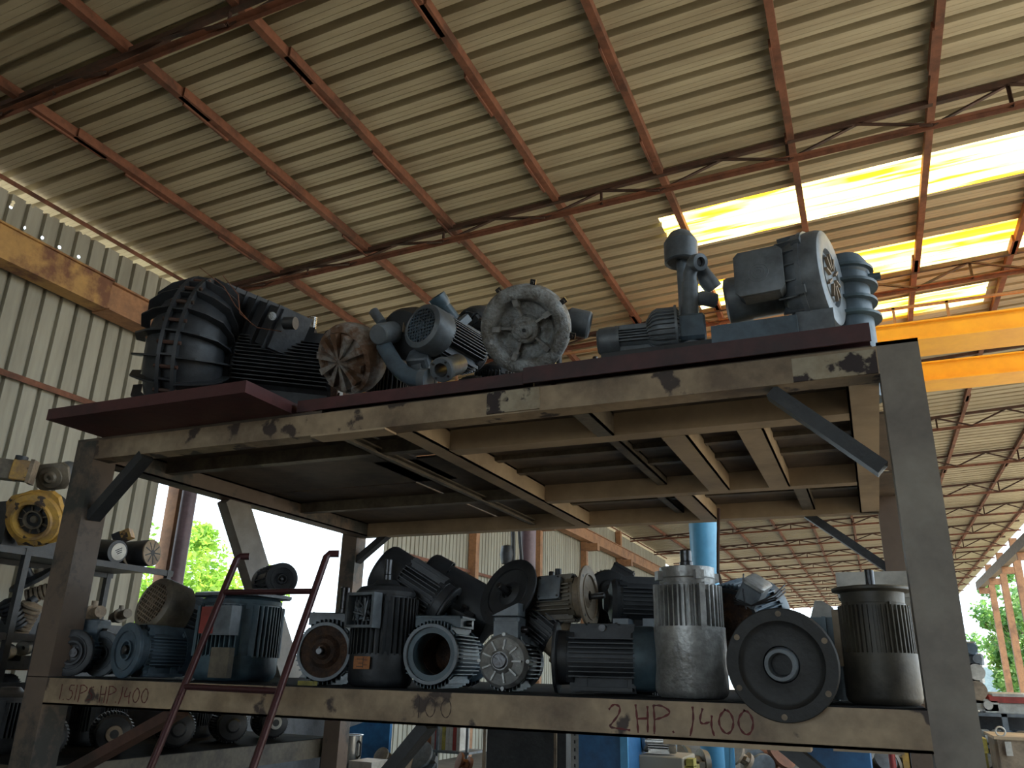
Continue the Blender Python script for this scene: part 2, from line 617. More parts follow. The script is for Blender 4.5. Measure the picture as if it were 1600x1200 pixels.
# wall columns
cols = [(7.0, 'rusty wall column at the near side of the bright opening'), (10.7, 'brown wall column between the bright opening and the far sheets'), (15.0, 'orange brown wall column in front of the far corrugated sheets'),
        (18.6, 'wall column under the runway beam, second past the opening'), (22.2, 'wall column under the runway beam, third past the opening'), (25.8, 'distant wall column under the runway beam')]
for y, lab in cols:
    e = empty('wall_column', (XL + 0.15, y, 0), lab, 'column')
    MB().bar((XL + 0.1, y, 0), (XL + 0.1, y, ZE - 0.1), 0.17, 0.16, (0, 1, 0), 'box').build('column_shaft', M_colb, e)
    if y > 14:
        mb = MB().box((XL + 0.28, y, EYE + 3.42), (0.5, 0.2, 0.2))
        mb.build('bracket', M_colb, e)
e = empty('pipe_column', (XL + 0.45, 6.55, 0), 'dark round pipe column beside the rusty column at the opening', 'column')
MB().cyl(0.085, 0, ZE + 0.0, 20, Matrix.Translation((XL + 0.30, 6.98, 0))).build('pipe', M_purple, e)
e = empty('pipe_column', (XL + 0.45, 10.25, 0), 'purple grey round column at the far side of the opening', 'column')
MB().cyl(0.11, 0, ZE - 0.1, 20, Matrix.Translation((XL + 0.35, 10.45, 0))).build('pipe', M_purple, e)

# right side columns and their bracket beams
for i, y in enumerate((13.8, 17.25, 20.7, 24.15, 27.6, 31.05, 34.5, 38)):
    e = empty('yard_column', (XR - 0.3, y, 0), ('nearest orange column along the open yard side', 'second orange column along the open yard side', 'third orange column along the open yard side')[i] if i < 3 else 'small distant orange column along the open yard side', 'column', 'distant columns on the yard side' if i > 2 else None)
    mb = MB().box((XR - 0.3, y, 3.05), (0.22, 0.22, 6.1))
    mb.build('column_shaft', M_colb, e)
    mb = MB().box((XR - 0.55, y, at(1588, 860, x=XR - 0.65).z - 0.28), (0.45, 0.2, 0.22))
    mb.build('bracket', M_colb, e)
RZ = at(1588, 860, x=XR - 0.65).z
mb = MB().box((XR - 0.65, 22.5, RZ), (0.2, 33.0, 0.32))
tag(mb.build('crane_runway_beam', M_olive), 'shaded brown runway beam on the yard side columns', 'beam')

# ------------------------------------------------------------------ purlins
px_list = [-6.25, -4.98, -3.86, -2.6, -1.47, -0.2, 1.02, 2.1, 3.45, 4.7]
names_ = ['closest to the corrugated wall', 'second out from the corrugated wall', 'third out from the corrugated wall', 'fourth out from the corrugated wall', 'fifth out, above the round grey blower', 'sixth out, above the domed silencer',
          'seventh out, crossing the yellow skylights', 'eighth out, crossing the skylights beside the crane', 'ninth out, above the yellow crane', 'outermost, over the yard side']
for i, x in enumerate(px_list):
    e = empty('roof_purlin', (x, 0, roof_z(x)), 'rusty roof purlin ' + names_[i], 'purlin')
    z = roof_z(x) - 0.047
    mb = MB()
    y = Y0
    k = 0
    while y < Y1:
        L = 6.0
        dx = 0.012 if k % 2 else -0.012
        mb.bar((x + dx, y, z), (x + dx, min(y + L + 0.35, Y1), z), 0.065, 0.09, (0, 0, 1), 'box')
        y += L
        k += 1
    mb.build('channel', M_rust, e, False)
    for yy in (3.5, 4.6, 5.9):
        y = yy + 0.37 * (i % 3) + 0.2 * (i % 2)
        MB().bar((x - 0.03, y, z - 0.02), (x - 0.03, y + 0.55, z - 0.02), 0.02, 0.09, (0, 0, 1), 'box').build('splice_plate', M_rust, e, False)

# ------------------------------------------------------------------ trusses


def low_z(x):
    return EYE + 4.66 + 0.033 * x


def top_z(x):
    return EYE + 4.90 + 0.052 * x - 0.02


def truss(y, label, group=None):
    e = empty('roof_truss', (XL, y, low_z(XL)), label, 'truss', group)
    TY = Matrix.Translation((0, y, 0))
    MB().bar((XL, 0, low_z(XL)), (XR, 0, low_z(XR)), 0.055, 0.05, (0, 0, 1), 'L').build('bottom_chord', M_rust, e, False, TY)
    MB().bar((XL, 0, top_z(XL)), (XR, 0, top_z(XR)), 0.05, 0.05, (0, 0, -1), 'L').build('top_chord', M_rustdark, e, False, TY)
    x = XL + 0.45
    k = 0
    while x < XR - 0.6:
        st = 0.62
        a = (x, 0.02 * (1 if k % 2 else -1), low_z(x) + 0.02 if k % 2 else top_z(x) - 0.02)
        b = (x + st, 0.02 * (1 if k % 2 else -1), top_z(x + st) - 0.0 if k % 2 else low_z(x + st) + 0.0)
        m_ = MB().bar(a, b, 0.035, 0.035, (0, 1, 0), 'L')
        m_.build('web_brace', M_rustdark, e, False, TY)
        if k % 3 == 2:
            MB().bar((x, 0, low_z(x)), (x, 0, top_z(x)), 0.03, 0.03, (0, 1, 0), 'L').build('web_post', M_rustdark, e, False, TY)
        x += st
        k += 1
    return e


t0 = truss(3.45, 'rusty angle iron roof truss overhead at the upper corner, nearest of all')
t1 = copy_tree(t0)
t1.location.y = 6.9
t1['label'] = 'rusty angle iron roof truss crossing right behind the blowers on the top deck'
y = 10.35
while y < 60:
    t = copy_tree(t0)
    t.location.y = y
    t['label'] = 'rusty lattice roof truss in the distant half of the shed' if y > 20 else 'rusty lattice roof truss behind the yellow crane' if y > 13 else 'rusty roof truss mostly hidden by the yellow crane'
    if y > 20:
        t['group'] = 'distant roof trusses'
    elif y > 13:
        t['group'] = 'trusses behind the crane'
    y += 3.45

# ------------------------------------------------------------------ bridge crane
cr = empty('overhead_crane', (0, 9.9, EYE + 3.83), 'orange yellow double girder overhead crane spanning under the roof', 'crane')
for yy, gw, gt in ((10.2, 0.6, 0.0), (11.72, 0.5, 0.03)):
    mb = MB()
    mb.box((-0.15 - 1.0, yy, EYE + 3.95 + gt / 2), (2 * 3.4, gw - 0.10, 0.20 + gt))
    mb.box((-0.15 - 1.0, yy, EYE + 3.835), (2 * 3.4, gw, 0.02))
    mb.box((-0.15 - 1.0, yy, EYE + 4.06 + gt), (2 * 3.4, gw, 0.02))
    for v in range(len(mb.v)):
        x, y_, z = mb.v[v]
        mb.v[v] = (-7.1 if x < -1.15 else 4.4, y_, z)
    mb.build('girder', M_crane, cr, False, Matrix.Identity(4))
mb = MB()
mb.bar((-6.5, 9.92, EYE + 4.27), (4.3, 9.92, EYE + 4.27), 0.03, 0.03)
mb.build('handrail', M_colb, cr, True, Matrix.Identity(4))
for x in (-5.3, -3.7, -2.1, -0.5, 0.37 + 0.3, 1.25, 2.6):
    MB().bar((x, 9.92, EYE + 4.06), (x, 9.92, EYE + 4.28), 0.03, 0.03, (0, 1, 0)).build('handrail_post', M_colb, cr, True, Matrix.Identity(4))

# light blue pipe column and purple column further in
e = empty('pipe_column', (-1.36, 7.6, 0), 'light blue round pipe column behind the tall silver motor', 'column')
MB().cyl(0.128, 0, EYE + 2.5, 28, Matrix.Translation((-1.36, 7.6, 0))).build('pipe', M_blue, e, True, Matrix.Identity(4))
e = empty('pipe_column', (-3.72, 9.0, 0), 'purple brown round column with a chain hoist hanging beside it', 'column')
MB().cyl(0.10, 0, EYE + 3.2, 24, Matrix.Translation((-3.72, 9.0, 0))).build('pipe', M_purple, e, True, Matrix.Identity(4))
# webbing slings and hook beside it
P = at(803, 860, y=8.6)
e = empty('lifting_sling', P, 'dark webbing lifting slings hanging with a hook by the purple column', 'sling')
mb = MB()
mb.tube([P + Vector((-0.03, 0, roof_z(P.x) - P.z - 0.02)), P + Vector((-0.02, 0, 0.3)), P + Vector((0.0, 0, -0.25)), P + Vector((-0.09, 0, -0.6))], 0.025, 8)
mb.build('strap', M_black, e, True, Matrix.Identity(4))
mb = MB()
mb.tube([P + Vector((0.05, 0, roof_z(P.x) - P.z - 0.02)), P + Vector((0.06, 0, 0.25)), P + Vector((0.10, 0, -0.1)), P + Vector((0.03, 0, -0.6))], 0.022, 8)
mb.build('strap', M_blk2, e, True, Matrix.Identity(4))
mb = MB()
mb.lathe([(0.0, -0.12), (0.07, -0.10), (0.09, 0), (0.07, 0.10), (0, 0.12)], 14, Matrix.Translation(P + Vector((-0.08, 0, -0.05))))
mb.tube([P + Vector((-0.02 + 0.10 * math.cos(a), 0, -0.42 + 0.16 * math.sin(a))) for a in [i * 0.45 for i in range(12)]], 0.03, 8)
mb.build('hook_block', M_blk2, e, True, Matrix.Identity(4))
# ------------------------------------------------------------------ the storage rack
SH = EYE - 0.07      # lower deck
UB = EYE + 0.907     # underside of the upper beams
UT = EYE + 1.0       # top of the upper beams
DK = UT + 0.012      # top of the upper deck
rack = empty('storage_rack', (-1.6, 3.85, 0), 'tall steel storage rack of worn cream and grey beams loaded with motors on two decks', 'rack')


def rb(name, c, d, m, label=None, sm=False):
    o = MB().box(c, d).build(name, m, rack, sm)
    if label:
        o['label'] = label
    return o


def cpost(x0, x1, y0, y1, top, m, label, openx=0):
    mb = MB()
    mb.box(((x0 + x1) / 2, (y0 + y1) / 2, top / 2), (x1 - x0, y1 - y0, top))
    o = mb.build('post', m, rack, False)
    o['label'] = label
    return o


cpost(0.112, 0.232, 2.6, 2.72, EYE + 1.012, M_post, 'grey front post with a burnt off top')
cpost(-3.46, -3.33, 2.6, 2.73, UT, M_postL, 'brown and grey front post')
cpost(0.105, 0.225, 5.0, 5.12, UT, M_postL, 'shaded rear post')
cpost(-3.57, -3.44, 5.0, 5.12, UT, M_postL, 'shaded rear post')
# ragged flange tip on the front post
MB().prism([(0.112, 2.6), (0.232, 2.6), (0.232, 2.606), (0.112, 2.606)], UT, EYE + 1.012).build('torch_cut_edge', M_seal, rack)


def cbeam_x(x0, x1, y0, d, z0, z1, m, name='shelf_beam'):
    mb = MB()
    mb.box(((x0 + x1) / 2, y0 + 0.004, (z0 + z1) / 2), (x1 - x0, 0.008, z1 - z0))
    mb.box(((x0 + x1) / 2, y0 + d / 2 + 0.004, z0 + 0.004), (x1 - x0, d - 0.008, 0.008))
    mb.box(((x0 + x1) / 2, y0 + d / 2 + 0.004, z1 - 0.004), (x1 - x0, d - 0.008, 0.008))
    return mb.build(name, m, rack, False)


def cbeam_y(x0, d, y0, y1, z0, z1, m, name='cross_beam', web='l'):
    mb = MB()
    mb.box((x0 + (0.004 if web == 'l' else d - 0.004), (y0 + y1) / 2, (z0 + z1) / 2), (0.008, y1 - y0, z1 - z0))
    mb.box((x0 + d / 2, (y0 + y1) / 2, z0 + 0.004), (d, y1 - y0, 0.008))
    mb.box((x0 + d / 2, (y0 + y1) / 2, z1 - 0.004), (d, y1 - y0, 0.008))
    return mb.build(name, m, rack, False)


# upper frame
fb = cbeam_x(-3.33, 0.112, 2.6, 0.09, UB, UT, M_cream)
cbeam_x(-3.44, 0.105, 4.97, 0.09, UB, UT, M_creamclean)
cbeam_y(0.01, 0.10, 2.69, 5.0, UB, UT, M_creamclean, web='l')
cbeam_y(-3.44, 0.11, 2.73, 5.0, UB, UT, M_postL, web='r')
cbeam_y(-1.71, 0.09, 2.69, 4.97, UB - 0.002, UT, M_creamclean, web='r')
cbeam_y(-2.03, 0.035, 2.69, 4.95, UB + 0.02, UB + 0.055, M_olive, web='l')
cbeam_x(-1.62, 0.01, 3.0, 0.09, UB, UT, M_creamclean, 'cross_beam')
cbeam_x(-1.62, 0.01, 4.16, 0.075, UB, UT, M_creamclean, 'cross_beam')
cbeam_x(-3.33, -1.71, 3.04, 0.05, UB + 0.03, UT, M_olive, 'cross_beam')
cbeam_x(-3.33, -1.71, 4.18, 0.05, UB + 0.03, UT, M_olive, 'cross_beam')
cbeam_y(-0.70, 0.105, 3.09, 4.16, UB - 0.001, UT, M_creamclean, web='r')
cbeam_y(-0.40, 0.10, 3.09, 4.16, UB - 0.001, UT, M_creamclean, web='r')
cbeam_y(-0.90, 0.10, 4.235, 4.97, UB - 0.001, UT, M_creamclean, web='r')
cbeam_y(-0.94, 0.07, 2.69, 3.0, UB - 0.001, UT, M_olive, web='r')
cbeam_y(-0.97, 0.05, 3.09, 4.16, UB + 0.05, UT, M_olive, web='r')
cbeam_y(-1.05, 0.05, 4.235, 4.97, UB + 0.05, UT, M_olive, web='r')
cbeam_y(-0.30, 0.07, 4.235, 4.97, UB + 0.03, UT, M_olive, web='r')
for yy in (3.5, 3.78, 4.62):
    mb = MB().bar((-1.62, yy, UT - 0.012), (0.01, yy, UT - 0.012), 0.05, 0.024, (0, 0, 1), 'box')
    mb.build('deck_batten', M_olive, rack, False)
# deck plates, laid with gaps
for (x0, x1, y0, y1) in ((-3.46, -2.02, 2.6, 3.86), (-3.46, -2.3, 3.88, 5.1), (-2.28, -1.7, 3.4, 5.1), (-2.0, -1.0, 2.62, 3.35), (-1.66, -0.62, 3.36, 4.28), (-1.66, -0.9, 4.32, 5.1), (-0.98, 0.1, 2.62, 3.34), (-0.6, 0.22, 3.36, 4.35), (-0.86, 0.22, 4.42, 5.1)):
    mb = MB().box(((x0 + x1) / 2, (y0 + y1) / 2, UT + 0.006), (x1 - x0, y1 - y0, 0.012))
    mb.build('deck_plate', M_plate, rack, False)
# joint plates on the front beam
for (x0, x1, z0, z1, lab, m) in ((-0.145, 0.108, UB + 0.001, UT - 0.012, 'chipped patch plate with dark bare spots at the beam end', M_peel), (-1.25, -1.035, UB + 0.006, UT - 0.002, 'welded patch plate', M_peel)):
    o = MB().box(((x0 + x1) / 2, 2.596, (z0 + z1) / 2), (x1 - x0, 0.008, z1 - z0)).build('joint_plate', m, rack, False)
    o['label'] = lab
MB().box((-1.88, 2.64, UB - 0.004), (0.36, 0.09, 0.008)).build('joint_plate', M_creamclean, rack, False)
# knee braces
for p0, p1 in (((-0.22, 2.65, UB - 0.01), (0.085, 2.65, UB - 0.295)), ((-3.02, 2.63, UB - 0.0), (-3.33, 2.66, UB - 0.27)), ((-0.30, 5.05, UB + 0.03), (0.14, 5.05, UB - 0.33)), ((-3.18, 5.05, UB + 0.04), (-3.5, 5.05, UB - 0.2))):
    MB().bar(p0, p1, 0.045, 0.065, (0, 1, 0), 'box').build('knee_brace', M_black if p0[1] < 3 else M_blk2, rack, False)
MB().bar((-3.4, 3.62, UB + 0.03), (-3.4, 4.35, EYE - 0.1), 0.07, 0.18, (0, 1, 0), 'box').build('side_brace', M_post, rack, False)
# lower deck
lb = MB()
lb.box(((-3.33 + 0.112) / 2, 2.604, SH - 0.058), (3.442, 0.008, 0.108))
lb.box(((-3.33 + 0.112) / 2, 2.645, SH - 0.108), (3.442, 0.09, 0.008))
lb = lb.build('shelf_beam', M_cream, rack, False)
cbeam_x(-3.44, 0.105, 5.0, 0.09, SH - 0.11, SH - 0.004, M_creamclean)
cbeam_y(0.02, 0.09, 2.7, 5.0, SH - 0.11, SH - 0.004, M_creamclean, web='l')
cbeam_y(-3.44, 0.09, 2.73, 5.0, SH - 0.11, SH - 0.004, M_creamclean, web='r')
for xx in (-2.4, -1.5, -0.6):
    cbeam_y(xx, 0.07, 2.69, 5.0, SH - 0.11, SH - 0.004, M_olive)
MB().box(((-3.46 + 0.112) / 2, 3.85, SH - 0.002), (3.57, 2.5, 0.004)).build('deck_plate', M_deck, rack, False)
for (x0, x1, z0, z1) in ((-0.62, -0.20, SH - 0.125, SH - 0.112), (-0.14, 0.04, SH - 0.118, SH - 0.11)):
    MB().box(((x0 + x1) / 2, 2.64, (z0 + z1) / 2), (x1 - x0, 0.08, z1 - z0)).build('joint_plate', M_creamclean, rack, False)
for p0, p1 in (((-1.46, 2.66, SH - 0.11), (-1.86, 2.66, SH - 0.55)), ((-0.28, 2.66, SH - 0.11), (0.12, 2.66, SH - 0.42)), ((-2.6, 2.66, SH - 0.11), (-3.34, 2.66, SH - 0.46))):
    MB().bar(p0, p1, 0.04, 0.075, (0, 1, 0), 'box').build('knee_brace', M_black if p0[0] > -2 else M_rustdark, rack, False)
BT = EYE - 0.47
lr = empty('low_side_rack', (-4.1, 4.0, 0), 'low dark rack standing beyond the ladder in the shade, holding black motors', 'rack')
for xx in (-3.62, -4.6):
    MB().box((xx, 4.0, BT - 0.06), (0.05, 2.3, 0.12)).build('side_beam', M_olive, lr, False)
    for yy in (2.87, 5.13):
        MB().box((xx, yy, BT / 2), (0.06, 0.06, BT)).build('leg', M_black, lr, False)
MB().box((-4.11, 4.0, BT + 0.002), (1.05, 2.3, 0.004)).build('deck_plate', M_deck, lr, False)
MB().box((-4.63, 4.1, BT + 0.16), (0.01, 2.5, 0.36)).build('dark_backing', M_deck, lr, False)  # added dark sheet, standing in for the shade behind the motors

# hand painted prices on the lower beam


def strokes(name, polys, x0, zc, sc, parent, m, wd=0.006, y=2.5985):
    mb = MB()
    for pl in polys:
        pts = [(x0 + u * sc, zc + v * sc) for u, v in pl]
        # chaikin smoothing
        for _ in range(2):
            if len(pts) > 2:
                q = [pts[0]]
                for a, b in zip(pts[:-1], pts[1:]):
                    q += [(a[0] * .75 + b[0] * .25, a[1] * .75 + b[1] * .25), (a[0] * .25 + b[0] * .75, a[1] * .25 + b[1] * .75)]
                q.append(pts[-1])
                pts = q
        n = len(pts)
        base = len(mb.v)
        for i, p in enumerate(pts):
            a = pts[max(0, i - 1)]
            b = pts[min(n - 1, i + 1)]
            dx, dz = b[0] - a[0], b[1] - a[1]
            l = math.hypot(dx, dz) or 1
            ww = wd * (0.8 + 0.3 * math.sin(i * 1.7)) / 2
            nx, nz = -dz / l * ww, dx / l * ww
            for yy in (y, y + 0.0013):
                mb.v.append((p[0] + nx, yy, p[1] + nz))
                mb.v.append((p[0] - nx, yy, p[1] - nz))
        for i in range(n - 1):
            a = base + 4 * i
            b = a + 4
            mb.f += [(a, a + 1, b + 1, b), (a, b, b + 2, a + 2), (a + 1, a + 3, b + 3, b + 1)]
        e_ = base + 4 * (n - 1)
        mb.f += [(base, base + 2, base + 3, base + 1), (e_, e_ + 1, e_ + 3, e_ + 2)]
    return mb.build(name, m, parent, False)


G = {'2': [[(0, .75), (.2, .98), (.5, .9), (.45, .6), (.1, .2), (0, .08), (.3, .05), (.9, 0)]],
     'H': [[(0, 1), (.05, .5), (.08, -.08)], [(.5, .95), (.5, .5), (.48, -.05)], [(.08, .45), (.5, .48)]],
     'P': [[(0, 1), (.03, .5), (0, -.1)], [(0, .98), (.35, 1), (.75, .75), (.4, .55), (.05, .45)]],
     '.': [[(0, 0), (.06, .04)]],
     '/': [[(.1, 1), (.12, .5), (-.05, -.1)]],
     '1': [[(0, 1), (.02, .5), (0, 0)]],
     '4': [[(.15, .95), (0, .5), (.1, .35), (.4, .45)], [(.5, .7), (.45, .3), (.55, -.05)]],
     '0': [[(.3, .95), (.05, .7), (0, .35), (.25, .02), (.5, .15), (.6, .55), (.45, .88), (.25, .93)]],
     '5': [[(.5, .95), (.1, .97), (.08, .6), (.4, .62), (.5, .3), (.3, .0), (0, .06)]],
     'S': [[(.5, .9), (.1, .8), (.15, .55), (.5, .4), (.4, .1), (0, .05)]]}


def write(txt, x0, zc, sc, m, adv=0.8, wd=0.005):
    polys = []
    u = 0
    for ch in txt:
        if ch == ' ':
            u += .4
            continue
        for pl in G[ch]:
            polys.append([(a + u, b) for a, b in pl])
        u += (adv + 0.15 if ch in '2HP40S5' else 0.35)
    return strokes('painted_price', polys, x0, zc, sc, lb, m, wd)


o = write('2 HP. /400', at(952, 1145, y=2.6).x, SH - 0.092, 0.075, M_paint, 0.60, 0.0068)
o = write('1.51PS HP./400', at(93, 1092, y=2.6).x, SH - 0.090, 0.062, M_paint, 0.62, 0.0042)
o = write('100', at(645, 1130, y=2.6).x + 0.02, SH - 0.088, 0.07, M_paintb, 0.72, 0.003)

# maroon channels lying along the front of the upper deck
CH = EYE + 1.062


def channel(x0, x1, y0, y1, z0, z1, label, m=M_maroon):
    mb = MB()
    mb.box(((x0 + x1) / 2, y0 + 0.004, (z0 + z1) / 2), (x1 - x0, 0.008, z1 - z0))
    mb.box(((x0 + x1) / 2, (y0 + y1) / 2 + 0.004, z1 - 0.004), (x1 - x0, y1 - y0 - 0.008, 0.008))
    mb.box(((x0 + x1) / 2, y1 - 0.004, (z0 + z1 - 0.008) / 2), (x1 - x0, 0.008, z1 - z0 - 0.008))
    o = mb.build('steel_channel', m, None, False)
    return tag(o, label, 'steel channel')


channel(-2.14, -1.10, 2.585, 2.70, DK, CH, 'dark maroon steel channel lying on the deck edge under the grey blower')
channel(-1.095, 0.10, 2.575, 2.70, DK, CH + 0.012, 'longer maroon steel channel lying on the deck edge beside the big post')
# loose steel tray under the black fan
tr = MB()
tx0, tx1, ty0, ty1, tz = -3.30, -2.17, 2.30, 3.35, DK
tr.box(((tx0 + tx1) / 2, (ty0 + ty1) / 2, tz + 0.003), (tx1 - tx0, ty1 - ty0, 0.006))
tr.box(((tx0 + tx1) / 2, ty0 + 0.003, tz + 0.028), (tx1 - tx0, 0.006, 0.045))
tr.box(((tx0 + tx1) / 2, ty1 - 0.003, tz + 0.028), (tx1 - tx0, 0.006, 0.045))
tr.box((tx1 - 0.003, (ty0 + ty1) / 2, tz + 0.028), (0.006, ty1 - ty0 - 0.012, 0.045))
tr.box((tx0 + 0.003, (ty0 + ty1) / 2, tz + 0.028), (0.006, ty1 - ty0 - 0.012, 0.045))
tag(tr.build('steel_tray', M_maroon, None, False), 'shallow dark maroon steel tray overhanging the rack front under the big black fan', 'tray')

# ladder
ld = empty('ladder', at(235, 1200, y=2.35), 'maroon tubular ladder with hooked tops leaning on the rack front', 'ladder')
a1, a2 = at(370, 874, y=2.52), at(510, 870, y=2.52)
b1, b2 = at(235, 1200, y=2.33), at(395, 1200, y=2.33)


def ext(a, b):
    d = b - a
    return b + d * (b.z - 0.02) / (a.z - b.z)


b1 = ext(a1, b1)
b2 = ext(a2, b2)
for a, b in ((a1, b1), (a2, b2)):
    MB().tube([b, a, a + Vector((0.006, 0.01, 0.012)), a + Vector((0.035, 0.03, 0.014))], 0.0135, 12).build('side_rail', M_ladder, ld)
for t in (0.175, 0.64, 0.0):
    if t == 0.0:
        ts = [0.64 + (0.64 - 0.175) * k for k in (1, 2, 3)]
    else:
        ts = [t]
    for q in ts:
        k = q * (at(370, 874, y=2.52).z - at(235, 1200, y=2.33).z) / (a1.z - b1.z)
        if k < 0.97:
            MB().tube([a1 + (b1 - a1) * k, a2 + (b2 - a2) * k], 0.011, 10).build('rung', M_ladder, ld)
M_coal = mat('black oily cast iron', (0.028, 0.028, 0.029), 0.55, 0, (0.015, 0.014, 0.014), 8)
M_brown = mat('dark dirty brown paint', (0.11, 0.095, 0.07), 0.5, 0, (0.05, 0.043, 0.035), 6)
# ------------------------------------------------------------------ electric motors


def fins_quad(mb, r, h, z0, z1, pitch, t=0.004):
    """cooling fins of a cast frame: level fins on the flanks, upright fins on top and underneath"""
    n = int(r * 0.72 / pitch)
    R = r + h
    for q in range(4):
        M = Matrix.Rotation(q * PI / 2, 4, 'Z')
        for k in range(-n, n + 1):
            y = k * pitch
            if abs(y) > R * 0.74:
                continue
            x0 = math.sqrt(max(r * r - y * y, 0)) - 0.004
            x1 = min(math.sqrt(max(R * R - y * y, 0)) + h * 0.15, R)
            mb.box(((x0 + x1) / 2, y, (z0 + z1) / 2), (x1 - x0, t, z1 - z0), M)


def fins_radial(mb, r, h, z0, z1, n, t=0.004, skip=()):
    for k in range(n):
        if k in skip:
            continue
        M = Matrix.Rotation(2 * PI * k / n, 4, 'Z')
        mb.box((r + h / 2 - 0.002, 0, (z0 + z1) / 2), (h + 0.004, t, z1 - z0), M)


def grille_disc(mb, r, z, pitch=0.016, t=0.0035, hub=0.25):
    n = int(r / pitch)
    for k in range(-n, n + 1):
        c = k * pitch
        if abs(c) >= r:
            continue
        l = math.sqrt(r * r - c * c)
        mb.box((c, 0, z), (t, 2 * l, t))
        mb.box((0, c, z), (2 * l, t, t))
    mb.box((0, 0, z + 0.002), (r * hub * 1.6, r * hub * 1.6, 0.003))


